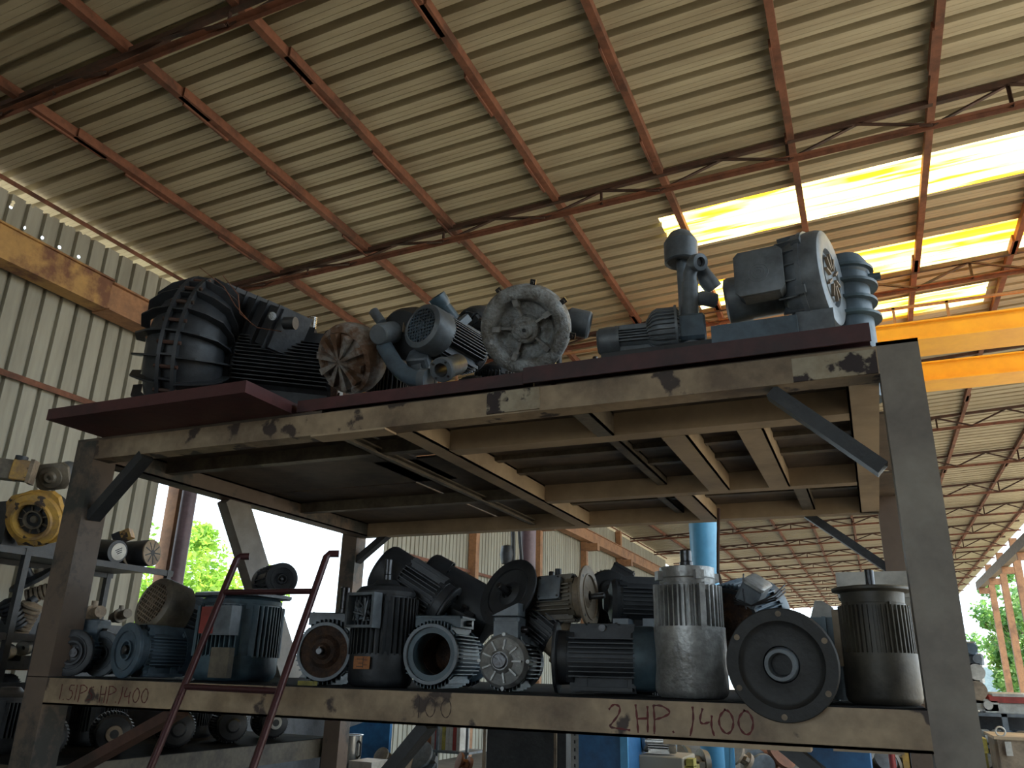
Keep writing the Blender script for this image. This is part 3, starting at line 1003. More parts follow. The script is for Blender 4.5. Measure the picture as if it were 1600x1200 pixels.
def motor(label, M, r, L, m, name='electric_motor', fin='quad', fh=None, pitch=0.016, nf=36, cowl=0.3, cowlr=None, mc=None, grille=True,
          front='shield', rf=None, mf=None, shaft=0.05, rs=None, box=None, ma=None, feet=False, plate=None, eye=False, group=None, bore=False, cat='motor', mg=None, holes=8, ft=0.012, spokes=0):
    """local z = shaft end, local +y = top"""
    e = empty(name, M, label, cat, group)
    fh = fh if fh is not None else r * 0.16
    mc = mc or m
    mf = mf or m
    rs = rs or r * 0.14
    z0, z1 = -L / 2, L / 2
    mb = MB()
    ri = r * 0.72
    if bore:
        mb.lathe([(ri, z1), (r * 0.97, z1), (r, z1 - 0.006), (r, z0), (ri, z0), (ri, z1)], 40)
    else:
        mb.cyl(r, z0, z1, 40, None, None, 0.004)
    if fin == 'quad':
        fins_quad(mb, r, fh, z0 + 0.015, z1 - 0.012, pitch)
    elif fin == 'radial':
        fins_radial(mb, r, fh, z0 + 0.01, z1 - 0.01, nf)
    for a in (45, 135, 225, 315):
        mb.box((r * 0.98, 0, z1 - 0.014), (fh * 1.4, 0.022, 0.026), Matrix.Rotation(R_(a), 4, 'Z'))
        mb.box((r * 0.98, 0, z0 + 0.014), (fh * 1.4, 0.022, 0.026), Matrix.Rotation(R_(a), 4, 'Z'))
    if feet:
        pass
    mb.build('stator_frame', m, e, True, 'local')
    # fan cowl
    if cowl:
        rc = cowlr or r + fh * 0.75
        cl = cowl * L
        mb = MB()
        zc = z0 - cl
        rg = rc * 0.74
        mb.lathe([(rc - 0.003, z0 + 0.02), (rc, z0 + 0.02), (rc, zc + rc * 0.22), (rc * 0.96, zc + rc * 0.09), (rc * 0.87, zc + 0.004), (rg + 0.004, zc), (rg, zc + 0.003), (rg, zc + 0.014), (0, zc + 0.014)] if grille else
                 [(rc - 0.003, z0 + 0.02), (rc, z0 + 0.02), (rc, zc + rc * 0.2), (rc * 0.95, zc + rc * 0.07), (rc * 0.85, zc), (0, zc)], 40)
        fc = mb.build('fan_cowl', mc, e, True, 'local')
        if grille:
            g = MB()
            grille_disc(g, rg - 0.001, zc + 0.006, max(0.013, rg / 5), 0.0055)
            g.build('grille', mg or M_slate, fc, False, 'local')['label'] = 'grille over dark fan opening'
            d = MB().cyl(rg - 0.002, zc + 0.0145, zc + 0.017, 32)
            d.build('fan_opening', M_black, fc, True, 'local')
    # drive end
    if front == 'shield':
        mb = MB()
        mb.lathe([(r * 1.04, z1 - 0.004), (r * 1.06, z1 + 0.012), (r * 0.92, z1 + 0.03), (r * 0.5, z1 + 0.042), (r * 0.36, z1 + 0.06), (rs * 1.2, z1 + 0.062), (0, z1 + 0.062)], 40)
        for k in range(spokes):
            mb.box((r * 0.60, 0, z1 + 0.038), (r * 0.5, 0.006, 0.02), Matrix.Rotation(2 * PI * k / spokes, 4, 'Z'))
        mb.build('end_shield', mf, e, True, 'local')
        zf = z1 + 0.06
    elif front == 'flange':
        rf = rf or r * 1.35
        mb = MB()
        mb.lathe([(r * 0.98, z1 - 0.004), (r * 1.0, z1 + 0.03), (rf - 0.003, z1 + 0.034), (rf, z1 + 0.037), (rf, z1 + 0.034 + ft - 0.002), (rf - 0.003, z1 + 0.034 + ft), (rf * 0.74, z1 + 0.034 + ft), (rf * 0.73, z1 + 0.030 + ft + 0.008), (rf * 0.69, z1 + 0.030 + ft + 0.008), (rf * 0.68, z1 + 0.03 + ft),
                  (rf * 0.35, z1 + 0.022 + ft), (rs * 2.4, z1 + 0.034 + ft), (rs * 2.0, z1 + 0.034 + ft), (rs * 1.9, z1 + 0.03), (0, z1 + 0.03)], 48)
        fl = mb.build('flange', mf, e, True, 'local')
        mb = MB()
        for k in range(holes):
            a = 2 * PI * (k + 0.5) / holes
            mb.cyl(rf * 0.045, z1 + 0.034 + ft - 0.002, z1 + 0.0346 + ft, 12, Matrix.Translation((rf * 0.86 * math.cos(a), rf * 0.86 * math.sin(a), 0)))
        if holes:
            mb.build('bolt_hole', M_black, fl, True, 'local')
        zf = z1 + 0.03
    elif front == 'open':
        mb = MB()
        mb.lathe([(r * 0.92, z1 - 0.002), (r * 1.03, z1), (r * 1.05, z1 + 0.006), (r * 1.03, z1 + 0.014), (r * 0.92, z1 + 0.014), (r * 0.92, z1 - 0.002)], 48)
        mb.build('rim', mf, e, True, 'local')
        mb = MB()
        if bore:
            mb.lathe([(r * 0.92, z1 + 0.004), (r * 0.9, z1 - L * 0.35), (r * 0.7, z1 - L * 0.4), (r * 0.68, z1 - L * 0.9), (0, z1 - L * 0.9)], 40)
        else:
            mb.lathe([(r * 0.92, z1 + 0.002), (r * 0.88, z1 + 0.001), (r * 0.6, z1 + 0.001), (r * 0.45, z1 + 0.02), (r * 0.3, z1 + 0.02), (r * 0.22, z1 + 0.035), (0, z1 + 0.035)], 40)
        mb.build('bore_lining' if bore else 'bearing_shield', M_bore if bore else M_bore, e, True, 'local')
        zf = z1 + 0.02
    else:
        zf = z1
    if shaft:
        mb = MB()
        mb.cyl(rs * 1.15, zf - 0.02, zf + shaft * 0.25, 20)
        mb.cyl(rs, zf + shaft * 0.25, zf + shaft, 20, None, None, 0.003)
        mb.box((0, rs * 0.95, zf + shaft * 0.68), (rs * 0.4, rs * 0.35, shaft * 0.5))
        mb.build('shaft', M_shaft, e, True, 'local')
    if box:
        bw, bh, bl, bz, ba = box      # width across, height outward, length along axis, offset, angle
        MR = Matrix.Rotation(R_(ba - 90), 4, 'Z')
        T = MR @ Matrix.Translation((0, r + bh / 2 - 0.006, bz)) @ Matrix.Rotation(-PI / 2, 4, 'X')
        mb = MB()
        mb.box((0, 0, -bh * 0.12), (bw * 0.94, bl * 0.94, bh * 0.76), T)
        tb = mb.build('terminal_box', ma or m, e, True, 'local')
        mb = MB()
        mb.rbox((0, 0, bh * 0.38), (bw, bl, bh * 0.24), 0.008, T)
        lid = mb.build('box_lid', ma or m, tb, True, 'local')
        mb = MB()
        for sx in (-1, 1):
            for sy in (-1, 1):
                mb.cyl(0.004, bh * 0.5, bh * 0.5 + 0.003, 8, T @ Matrix.Translation((sx * bw * 0.4, sy * bl * 0.4, 0)))
        mb.build('lid_screw', M_shaft, tb, True, 'local')
        mb = MB()
        mb.cyl(0.012, 0, 0.025, 12, T @ Matrix.Translation((bw * 0.46, 0, -bh * 0.1)) @ Matrix.Rotation(PI / 2, 4, 'Y'))
        mb.build('cable_gland', M_shaft, tb, True, 'local')
    if feet:
        for s in (-1, 1):
            mb = MB()
            mb.box((s * r * 0.78, -r * 0.98 - fh * .5, 0), (r * 0.5, 0.012, L * 0.8))
            mb.box((s * r * 0.66, -r * 0.83, L * 0.27), (0.012, r * 0.42, 0.03))
            mb.box((s * r * 0.66, -r * 0.83, -L * 0.27), (0.012, r * 0.42, 0.03))
            mb.build('mounting_foot', m, e, True, 'local')
    if plate:
        pa, pw, ph, pm, pz = plate
        T = Matrix.Rotation(R_(pa - 90), 4, 'Z') @ Matrix.Translation((0, r + fh + 0.002, pz)) @ Matrix.Rotation(-PI / 2, 4, 'X')
        mb = MB().box((0, 0, 0), (pw, ph, 0.004), T)
        mb.build('nameplate', pm, e, True, 'local')
    if eye:
        mb = MB()
        mb.lathe([(0.02 + 0.006 * math.cos(a), 0.006 * math.sin(a)) for a in [i * PI / 4 for i in range(9)]], 18, Matrix.Translation((0, r + fh + 0.02, 0)))
        mb.build('lifting_eye', M_shaft, e, True, 'local')
    return e


def mz(P, axis, up=(0, 0, 1), spin=0):
    return frame(P, axis, up, spin)


def on(px, py, y, r, deck):
    p = at(px, py, y=y)
    return Vector((p.x, y, deck + r))


# ---------------- lower deck, front row from the wall end
A = Vector
# three gear flanged motors at the wall end
P = on(138, 1022, 2.80, 0.105, SH)
motor('small dark motor with round flange and square box, nearest the brown rack post', mz(P, hface(P, 185, 0.85)), 0.072, 0.16, M_navy, front='flange', rf=0.10, mf=M_blk2, shaft=0.01, rs=0.022, box=(0.11, 0.085, 0.11, 0.0, 90), cowl=0.3, ft=0.02)
P = on(186, 1010, 2.90, 0.098, SH)
motor('blue grey motor with a plain disc flange, second from the brown rack post', mz(P, hface(P, 185, 0.74)), 0.078, 0.11, M_navy, front='flange', rf=0.10, mf=M_slate, shaft=0.006, rs=0.016, ft=0.02, holes=0)
P = on(246, 1018, 2.82, 0.118, SH)
e = motor('blue grey finned motor on feet with hollow round end, below the tilted cowl', mz(P, hface(P, 184, 0.52)), 0.092, 0.20, M_navy, pitch=0.014, front='flange', rf=0.115, mf=M_navy, shaft=0.03, rs=0.018, feet=True, cowl=0.28, ft=0.018, holes=0, fh=0.018)
# tilted one on top
P = at(262, 952, y=2.93)
motor('brown grey motor tipped on top of the pile with its grid fan cover facing out', mz(P + A((0.06, 0.06, -0.03)), -facing(P, 158, 0.55), spin=20), 0.092, 0.16, M_slate, cowl=0.75, cowlr=0.125, mc=M_olive, mg=M_tan, pitch=0.018, front='flange', rf=0.11, shaft=0.02, holes=0)
# small parts behind them
# big green-grey motor standing on end behind the ladder
P = on(372, 1000, 2.95, 0.20, SH)
e = motor('large teal grey motor standing on end behind the ladder, with open red backed terminal box', mz(P, (0, 0, 1), (0.1, -1, 0)), 0.165, 0.24, M_teal, fin='quad', fh=0.02, pitch=0.02, cowl=0.35, grille=False, mc=M_teal, front='shield', shaft=0, feet=False)
T = frame(P + A((0.06, -0.185, 0.04)), (0, -1, 0))
MB().box((0, 0, 0), (0.15, 0.12, 0.06), T).build('terminal_box', M_slate, e)
MB().box((-0.05, 0, 0.031), (0.075, 0.11, 0.004), T).build('box_backing', M_redp, e)['label'] = 'faded red insert'
MB().box((0.03, -0.17, 0.0), (0.10, 0.12, 0.03), T).build('patch_plate', M_olive, e)
mb = MB()
mb.rbox((0, 0, 0.0), (0.36, 0.33, 0.02), 0.05, Matrix.Translation(P + A((0.0, 0, 0.158))))
mb.build('top_plate', M_slate, e)
P2 = at(425, 925, y=3.02)
motor('dark ribbed motor lying across the top of the big standing motor behind the ladder', mz(A((P2.x, 3.02, P.z + 0.168 + 0.07)), (0.75, -0.5, -0.02), spin=30), 0.06, 0.17, M_blk2, front='flange', rf=0.072, cowl=0.3, shaft=0.02, holes=0)
# motor with yellow smears and dark ring
P = on(497, 1030, 2.78, 0.118, SH)
e = motor('motor with yellow paint smears and a dark round end plate facing out', mz(P + A((0.0, 0.10, 0)), hface(P, 182, 0.93)), 0.108, 0.20, M_teal, front='open', mf=M_slate, shaft=0.045, rs=0.014, box=(0.20, 0.05, 0.14, 0.0, 90), ma=M_slate, cowl=0.25, feet=False, pitch=0.018)
MB().lathe([(0.111, 0.02), (0.114, 0.05), (0.111, 0.07)], 24, None, R_(50), R_(140)).build('paint_smear', M_yell, e, True, 'local')['label'] = 'yellow paint smear'
P3 = on(480, 1072, 2.70, 0.008, SH)
MB().box((0, 0, 0), (0.07, 0.03, 0.016)).build('wooden_wedge', M_yell, None, False, Matrix.Translation(P3)).update_tag()
tag(bpy.data.objects['wooden_wedge'], 'small yellow wedge block on the deck edge under the yellow smeared motor', 'block')
# vertical stub tubes standing behind
Pt = at(524, 935, y=3.05)
e = motor('dark standing motor with a tall twin post shaft, behind the yellow smeared motor', mz(A((Pt.x, 3.12, SH + 0.13)), (0, 0, 1)), 0.09, 0.22, M_blk2, front='shield', shaft=0.13, rs=0.02, cowl=0, grille=False)
# vertical domed motor with open box of wires
P = on(597, 1015, 2.82, 0.17, SH)
e = motor('charcoal motor standing on end with an open wire filled box and orange nameplate', mz(P, (0, 0, 1), (-0.12, -1, 0)), 0.112, 0.24, M_blk2, fin='quad', fh=0.016, pitch=0.02, cowl=0.42, grille=False, mc=M_blk2, front='shield', shaft=0.085, rs=0.015)
T = frame(P + A((-0.012, -0.135, 0.055)), (-0.12, -1, 0))
mb = MB()
for c, d in (((0, 0.06, 0), (0.135, 0.010, 0.05)), ((0, -0.06, 0), (0.135, 0.010, 0.05)), ((-0.063, 0, 0), (0.010, 0.12, 0.05)), ((0.063, 0, 0), (0.010, 0.12, 0.05)), ((0, 0, -0.022), (0.13, 0.12, 0.004))):
    mb.box(c, d, T)
tb = mb.build('terminal_box', M_slate, e)
mb = MB()
for k in range(9):
    a = [T @ A((random.uniform(-.05, .05), random.uniform(-.045, .045), random.uniform(-.015, .018))) for _ in range(5)]
    mb.tube(a, 0.004, 6)
mb.build('loose_wires', M_slate, tb)
mb = MB().box((0, 0, 0), (0.075, 0.045, 0.004), frame(P + A((0.0, -0.136, -0.135)), (-0.12, -1, 0)))
np_ = mb.build('nameplate', M_orange, e)
np_['label'] = 'orange plate with dark marks'
mb = MB()
Tn = frame(P + A((0.0, -0.1385, -0.135)), (-0.12, -1, 0))
for (cx, cy, w_, h_) in ((-0.008, 0.012, 0.03, 0.002), (0.008, 0, 0.002, 0.036), (-0.004, -0.002, 0.022, 0.002), (-0.008, -0.014, 0.03, 0.002), (0.02, 0.01, 0.02, 0.0015), (0.02, -0.008, 0.02, 0.0015)):
    mb.box((cx, cy, 0), (w_, h_, 0.001), Tn)
mb.build('plate_marks', M_black, np_)
# tilted dark motor on top of the pile
P = at(655, 925, y=3.0)
e = motor('dark ribbed motor tipped diagonally on the pile, its smooth cover pointing up', mz(P, facing(P, -32, 0.25), (0, 0, 1)), 0.098, 0.20, M_blk2, cowl=0.5, grille=False, pitch=0.016, front='flange', rf=0.105, shaft=0, holes=0, mc=M_blk2)
P = at(640, 955, y=2.96)
motor('greenish squat motor lying under the tipped ribbed one', mz(P + A((0, 0.05, 0.0)), facing(P, -30, 0.2)), 0.055, 0.16, M_teal, cowl=0.25, front='flange', rf=0.065, shaft=0, holes=0, fh=0.008)
# open stator
P = on(667, 1033, 2.80, 0.112, SH)
e = motor('empty motor housing with a wide open rusty bore facing out', mz(P + A((0.0, 0.13, 0.0)), hface(P, 182, 0.93)), 0.106, 0.26, M_teal, front='open', bore=True, mf=M_slate, shaft=0, box=(0.20, 0.045, 0.17, 0.0, 90), cowl=0, pitch=0.014)
P = at(722, 1000, y=3.15)
motor('small blue grey motor behind the open rusty bore', mz(A((P.x, 3.2, SH + 0.13)), (0.55, -0.8, 0.1)), 0.08, 0.14, M_navy, front='shield', cowl=0.3, shaft=0.02, feet=False)
# dark one behind with rounded top
P = at(722, 942, y=3.2)
motor('large black motor with a rounded smooth body leaning right behind the pile', mz(P, facing(P, -28, 0.1)), 0.12, 0.26, M_black, fin=None, cowl=0.3, grille=False, front='shield', shaft=0, box=(0.12, 0.05, 0.11, 0.03, 215), ma=M_blk2)
# flange disc with shaft, tilted
P = at(786, 942, y=2.90)
e = motor('black motor tipped back with a large disc flange, above the silver spoked motor', mz(P + A((0.06, 0.12, -0.01)), facing(P, 145, 0.62)), 0.095, 0.18, M_blk2, front='flange', rf=0.14, mf=M_blk2, shaft=0.07, rs=0.013, cowl=0.3, holes=4)
# silver small motor with square box
P = on(785, 1038, 2.78, 0.10, SH)
e = motor('small motor with a silver spoked end shield and a peaked box on top', mz(P + A((0.0, 0.08, 0)), hface(P, 182, 0.95)), 0.088, 0.15, M_slate, front='shield', mf=M_alu, shaft=0.012, rs=0.026, box=(0.10, 0.075, 0.10, 0.03, 90), ma=M_slate, cowl=0.3, pitch=0.014, spokes=9)
mb = MB()
for k in range(4):
    mb.cyl(0.007, 0.075, 0.10, 10, Matrix.Rotation(R_(90 * k), 4, 'Z') @ Matrix.Translation((0.092, 0, 0)))
mb.build('shield_bolt', M_alu, e, True, 'local')
mb = MB().prism([(-0.05, 0), (0.05, 0), (0.05, 0.045)], 0, 0.09, wm(e) @ Matrix.Translation((0, 0.158, 0.0)))
mb.build('peaked_lid', M_slate, e)
# motor lying level with tan flange to the right
P = at(872, 936, y=3.0)
e = motor('motor lying level on the pile with a tan round flange and bare shaft', mz(P, facing(P, 4, 0.34), spin=0), 0.078, 0.17, M_olive, front='flange', rf=0.118, mf=M_tan, shaft=0.075, rs=0.011, cowl=0.22, grille=False, mc=M_olive, pitch=0.015, box=(0.095, 0.035, 0.09, 0.0, 160), ma=M_slate, holes=4)
MB().cyl(0.013, 0, 0.03, 10, Matrix.Translation(P + A((0.0, 0.0, 0.085)))).build('lifting_stub', M_blk2, e)
# dark one with cream piece tilted
P = at(838, 955, y=2.98)
e = motor('black motor sloping down to the right with a cream curved cover piece', mz(P + A((0, 0.03, -0.04)), facing(P, -38, 0.2)), 0.075, 0.17, M_black, front='flange', rf=0.09, mf=M_tan, cowl=0.35, shaft=0, holes=2)
# front motor with level fins
P = on(930, 1042, 2.80, 0.118, SH)
e = motor('black finned motor lying level on the deck with its round end to the right', mz(P + A((0.02, 0.04, 0)), (-0.97, -0.22, 0)), 0.092, 0.25, M_blk2, fh=0.022, pitch=0.0155, front='flange', rf=0.12, mf=M_black, shaft=0, cowl=0.26, grille=False, mc=M_teal, box=(0.11, 0.028, 0.12, 0, 90), feet=True, holes=4)
# dark stack behind
P = at(1000, 940, y=3.12)
e = motor('dark ribbed motor lying level behind, beside the tall silver motor', mz(P + A((0, 0.06, 0)), facing(P, 178, 0.12)), 0.085, 0.2, M_blk2, cowl=0.3, grille=False, front='shield', shaft=0, plate=(200, 0.05, 0.08, M_olive, -0.06))
P = at(950, 935, y=3.35)
motor('black angular motor showing between the tan flange and the dark ribbed one', mz(A((P.x, 3.36, P.z)), (0.3, -0.9, 0.2)), 0.09, 0.16, M_black, front='shield', shaft=0.02, cowl=0.3, box=(0.1, 0.06, 0.1, 0, 60))
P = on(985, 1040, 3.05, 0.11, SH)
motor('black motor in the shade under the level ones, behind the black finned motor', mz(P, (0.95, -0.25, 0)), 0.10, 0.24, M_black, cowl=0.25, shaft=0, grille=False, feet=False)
P = at(990, 985, y=3.0)
mb = MB().box((P.x, 3.1, P.z), (0.22, 0.14, 0.035)).box((P.x - 0.06, 3.08, P.z + 0.03), (0.06, 0.08, 0.03)).box((P.x + 0.05, 3.08, P.z + 0.03), (0.05, 0.08, 0.03))
tag(mb.build('bearing_bracket', M_slate), 'flat grey cast bracket stacked between two dark motors', 'bracket')
# tall silver motor
P = on(1078, 1000, 2.84, 0.275, SH)
e = motor('tall silver aluminium motor standing on its long fan cover with the shaft up', mz(A((P.x, 2.84, SH + 0.30)), (0, 0, 1), (-0.1, -1, 0), spin=10), 0.090, 0.165, M_alu, fin='radial', fh=0.026, nf=40, cowl=1.23, cowlr=0.120, grille=False, mc=M_alu, front='shield', mf=M_alu, shaft=0.055, rs=0.02)
mb = MB()
for a in (-60, 30, 120, 210):
    mb.box((0.112, 0, 0.0), (0.02, 0.018, 0.15), Matrix.Rotation(R_(a), 4, 'Z'))
    mb.box((0.098, 0, 0.105), (0.028, 0.03, 0.03), Matrix.Rotation(R_(a), 4, 'Z'))
mb.cyl(0.094, 0.10, 0.135, 36)
mb.build('corner_lug', M_alu, e, True, 'local')
# ring with grey box and wires
P = at(1140, 948, y=3.05)
e = motor('dark round ended motor carrying a grey box and loose wires, behind the tall silver one', mz(P + A((0.03, 0.10, -0.03)), facing(P, 200, 0.85)), 0.115, 0.18, M_navy, front='open', mf=M_black, shaft=0, cowl=0.3, fin='quad')
Q = at(1176, 926, y=3.0)
T = frame(Q, facing(Q, 60, 0.3), (0, 0, 1), 25)
tb = MB().rbox((0, 0, 0), (0.12, 0.075, 0.07), 0.01, T).build('terminal_box', M_slate, e)
MB().rbox((0, 0, 0.042), (0.125, 0.08, 0.016), 0.01, T).build('box_lid', M_alu, tb)
mb = MB()
for k in range(3):
    mb.tube([Q + A((-0.06, -0.04, -0.02 - 0.01 * k)), Q + A((0.0, -0.06, -0.05)), Q + A((0.08, -0.04, -0.03 + 0.01 * k)), Q + A((0.11, 0, 0.0 + 0.012 * k))], 0.003, 6)
mb.tube([Q + A((-0.02, -0.05, 0.06)), Q + A((-0.025, -0.06, 0)), Q + A((-0.02, -0.05, -0.06))], 0.003, 6)
mb.build('loose_wires', M_shaft, tb)
# power cable rising behind
c0 = at(1125, 822, y=4.6)
mb = MB().tube([c0 + A((0, 0, 0.1)), at(1122, 850, y=4.6), at(1122, 895, y=4.6), at(1128, 915, y=4.2), at(1145, 925, y=3.6)], 0.009, 8)
tag(mb.build('hanging_cable', M_rustdark), 'dark red cable hanging down beside the light blue column', 'cable')
# huge flange disc
P = at(1222, 1038, y=2.57)
R0 = 0.158
e = empty('flanged_gear_motor', P, 'gear motor with a huge dark round flange hanging over the painted beam', 'motor')
T = frame(P, facing(P, 200, 0.985))
mb = MB()
mb.lathe([(0.0, -0.01), (0.05, -0.01), (0.052, 0.012), (0.105, 0.004), (0.118, 0.010), (0.122, 0.016), (R0 - 0.003, 0.016), (R0, 0.012), (R0, -0.004), (R0 - 0.004, -0.008), (0.1, -0.012), (0.09, -0.04)], 64, T)
fl = mb.build('flange', M_coal, e)
mb = MB().lathe([(0.030, 0.0), (0.034, 0.035), (0.044, 0.035), (0.050, 0.0)], 40, T)
mb.build('hub', M_slate, e)
mb = MB()
for k in range(6):
    a = R_(28 + 60 * k)
    mb.cyl(0.0085, 0.0155, 0.017, 14, T @ Matrix.Translation((0.142 * math.cos(a), 0.142 * math.sin(a), 0)))
mb.build('bolt_hole', M_tan, fl)
mb = MB()
Bc = A((P.x + 0.0, 2.80, SH + 0.12))
mb.cyl(0.10, -0.20, -0.03, 32, T)
mb.build('gear_case', M_teal, e)
Bc = A((at(1300, 1030, y=2.9).x, 2.93, 0))
mb = MB()
mb.box((Bc.x - 0.03, 2.98, SH + 0.135), (0.25, 0.20, 0.25))
mb.box((Bc.x + 0.03, 2.86, SH + 0.135), (0.012, 0.04, 0.25))
mb.box((Bc.x - 0.01, 2.86, SH + 0.135), (0.012, 0.04, 0.25))
mb.build('gear_box', M_teal, e)
# right hand standing motor
P = on(1372, 1010, 2.86, 0.0, SH)
e = motor('olive brown motor standing on end next to the big grey post, shaft up', mz(A((P.x, 2.84, SH + 0.225)), (0, 0, 1), (-0.2, -1, 0)), 0.094, 0.17, M_brown, fin='radial', nf=44, fh=0.012, cowl=0.75, cowlr=0.108, grille=False, mc=M_brown, front='flange', rf=0.118, mf=M_brown, shaft=0.075, rs=0.014, holes=4, ft=0.012)
MB().box((0.105, 0.03, -0.02), (0.02, 0.05, 0.17)).build('side_rib', M_tan, e, True, 'local')
P = at(1365, 918, y=3.1)
mb = MB().box((P.x, 3.22, P.z + 0.015), (0.24, 0.14, 0.09)).box((P.x, 3.22, (P.z - 0.03 + SH) / 2), (0.22, 0.13, P.z - 0.03 - SH - 0.002))
tag(mb.build('terminal_cabinet', M_white), 'pale grey box standing behind the olive motor with a shaft', 'box')
P = at(1282, 956, y=3.15)
mb = MB().prism([(-0.045, -0.03), (0.04, -0.03), (0.04, 0.02), (0.005, 0.045), (-0.02, 0.045)], -0.03, 0.03, frame(A((P.x, 3.25, P.z - 0.0)), (0, -1, 0)))
mb.box((P.x, 3.25, (P.z - 0.03 + SH) / 2), (0.06, 0.05, P.z - 0.03 - SH))
tag(mb.build('plastic_cover', M_white), 'small white cut plastic cover showing behind the gear case', 'cover')

# motors that stand on the deck
for o in [k for k in bpy.data.objects if k.get('category') == 'motor']:
    if not o.name.startswith('flanged') and abs(minz(o) - SH) < 0.06:
        settle(o, SH)
# ---------------- low side rack (dark)
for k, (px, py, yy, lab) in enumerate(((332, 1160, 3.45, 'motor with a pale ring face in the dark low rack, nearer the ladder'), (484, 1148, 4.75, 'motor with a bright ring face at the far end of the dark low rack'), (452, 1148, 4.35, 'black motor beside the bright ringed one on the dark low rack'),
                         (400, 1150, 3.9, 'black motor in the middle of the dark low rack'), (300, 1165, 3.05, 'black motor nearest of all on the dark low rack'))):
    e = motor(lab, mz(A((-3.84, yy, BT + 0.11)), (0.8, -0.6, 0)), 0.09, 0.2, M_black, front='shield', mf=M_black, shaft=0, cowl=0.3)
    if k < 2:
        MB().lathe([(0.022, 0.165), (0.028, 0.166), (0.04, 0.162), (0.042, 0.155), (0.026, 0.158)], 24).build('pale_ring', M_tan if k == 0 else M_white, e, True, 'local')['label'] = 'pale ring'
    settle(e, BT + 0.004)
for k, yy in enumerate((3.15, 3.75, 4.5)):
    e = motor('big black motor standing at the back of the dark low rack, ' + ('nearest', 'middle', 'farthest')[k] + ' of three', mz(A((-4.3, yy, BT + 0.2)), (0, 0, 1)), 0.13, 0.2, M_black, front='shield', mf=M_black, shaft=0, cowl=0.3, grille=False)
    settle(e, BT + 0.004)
# ------------------------------------------------------------------ machines on the upper deck
# --- big black ribbed fan with its motor
Z0 = DK + 0.012
Pf = at(316, 548, y=2.98)
ax = facing(Pf, -26, 0.42)
ax = Vector((ax.x, ax.y, -0.06)).normalized()
Pf.z = Z0 + 0.485
T = frame(Pf, ax) @ Matrix.Scale(1.13, 4)
fan = empty('radial_fan', T, 'big black cast fan with ribbed round housing and finned motor, standing in the maroon tray', 'fan')
RO = 0.385


def fan_section(grow=0.0):
    # half section of the snail housing: (radius, axial)
    pts = [(0.185, 0.17), (0.235, 0.175), (0.30, 0.155), (0.345, 0.105), (RO, 0.035), (RO, -0.035), (0.345, -0.105), (0.30, -0.14), (0.2, -0.15), (0.0, -0.15)]
    return pts


mb = MB()
mb.lathe([(0.0, 0.06), (0.17, 0.06), (0.185, 0.17)] + fan_section()[1:], 56)
hs = mb.build('housing', M_blk2, fan, True, 'local')
mb = MB()
for z in (-0.032, 0.032):
    mb.lathe([(RO - 0.01, z - 0.008), (RO + 0.028, z - 0.008), (RO + 0.028, z + 0.008), (RO - 0.01, z + 0.008)], 56)
for k in range(24):
    mb.box((RO + 0.012, 0, 0), (0.03, 0.008, 0.075), Matrix.Rotation(2 * PI * k / 24, 4, 'Z'))
mb.build('joint_flange', M_blk2, fan, True, 'local')
for k in range(24):
    MB().cyl(0.009, -0.05, 0.05, 6, Matrix.Rotation(2 * PI * (k + .5) / 24, 4, 'Z') @ Matrix.Translation((RO + 0.016, 0, 0))).build('flange_bolt', M_rustdark, fan, True, 'local')
sec = [(0.185, 0.165), (0.19, 0.205), (0.25, 0.205), (0.335, 0.18), (0.385, 0.115), (RO + 0.03, 0.036), (RO, 0.035), (0.345, 0.10), (0.30, 0.15), (0.235, 0.17)]
for k in range(22):
    M = Matrix.Rotation(2 * PI * k / 22, 4, 'Z') @ Matrix.Rotation(PI / 2, 4, 'X')
    mb = MB()
    mb.prism(sec, -0.004, 0.004, M)
    mb.prism([(a, -b) for a, b in sec[2:]], -0.004, 0.004, M)
    mb.build('rib', M_blk2, fan, False, 'local')
# motor of the fan
mb = MB()
mb.cyl(0.18, 0.06, 0.19, 40)
mb.cyl(0.165, 0.19, 0.66, 40)
fins_quad(mb, 0.165, 0.036, 0.21, 0.64, 0.0175)
st = mb.build('motor_body', M_blk2, fan, True, 'local')
mb = MB()
mb.lathe([(0.165, 0.66), (0.192, 0.66), (0.196, 0.675), (0.192, 0.69), (0.165, 0.69), (0.145, 0.675), (0.12, 0.62), (0.05, 0.60), (0.04, 0.66), (0, 0.66)], 48)
for k in range(16):
    mb.box((0.172, 0, 0.692), (0.018, 0.02, 0.012), Matrix.Rotation(2 * PI * k / 16, 4, 'Z'))
mb.build('end_ring', M_bore, fan, True, 'local')['label'] = 'rusty open end ring'
mb = MB()
mb.box((0, 0.20, 0.42), (0.15, 0.04, 0.20))
mb.cyl(0.014, -0.0, 0.03, 14, Matrix.Translation((-0.06, 0.225, 0.44)))
mb.build('terminal_base', M_blk2, fan, True, 'local')
MB().lathe([(0.03 + 0.009 * math.cos(a), 0.009 * math.sin(a)) for a in [i * PI / 4 for i in range(9)]], 20, Matrix.Translation((0.03, 0.225, 0.58)) @ Matrix.Rotation(PI / 2, 4, 'Y')).build('lifting_eye', M_blk2, fan, True, 'local')
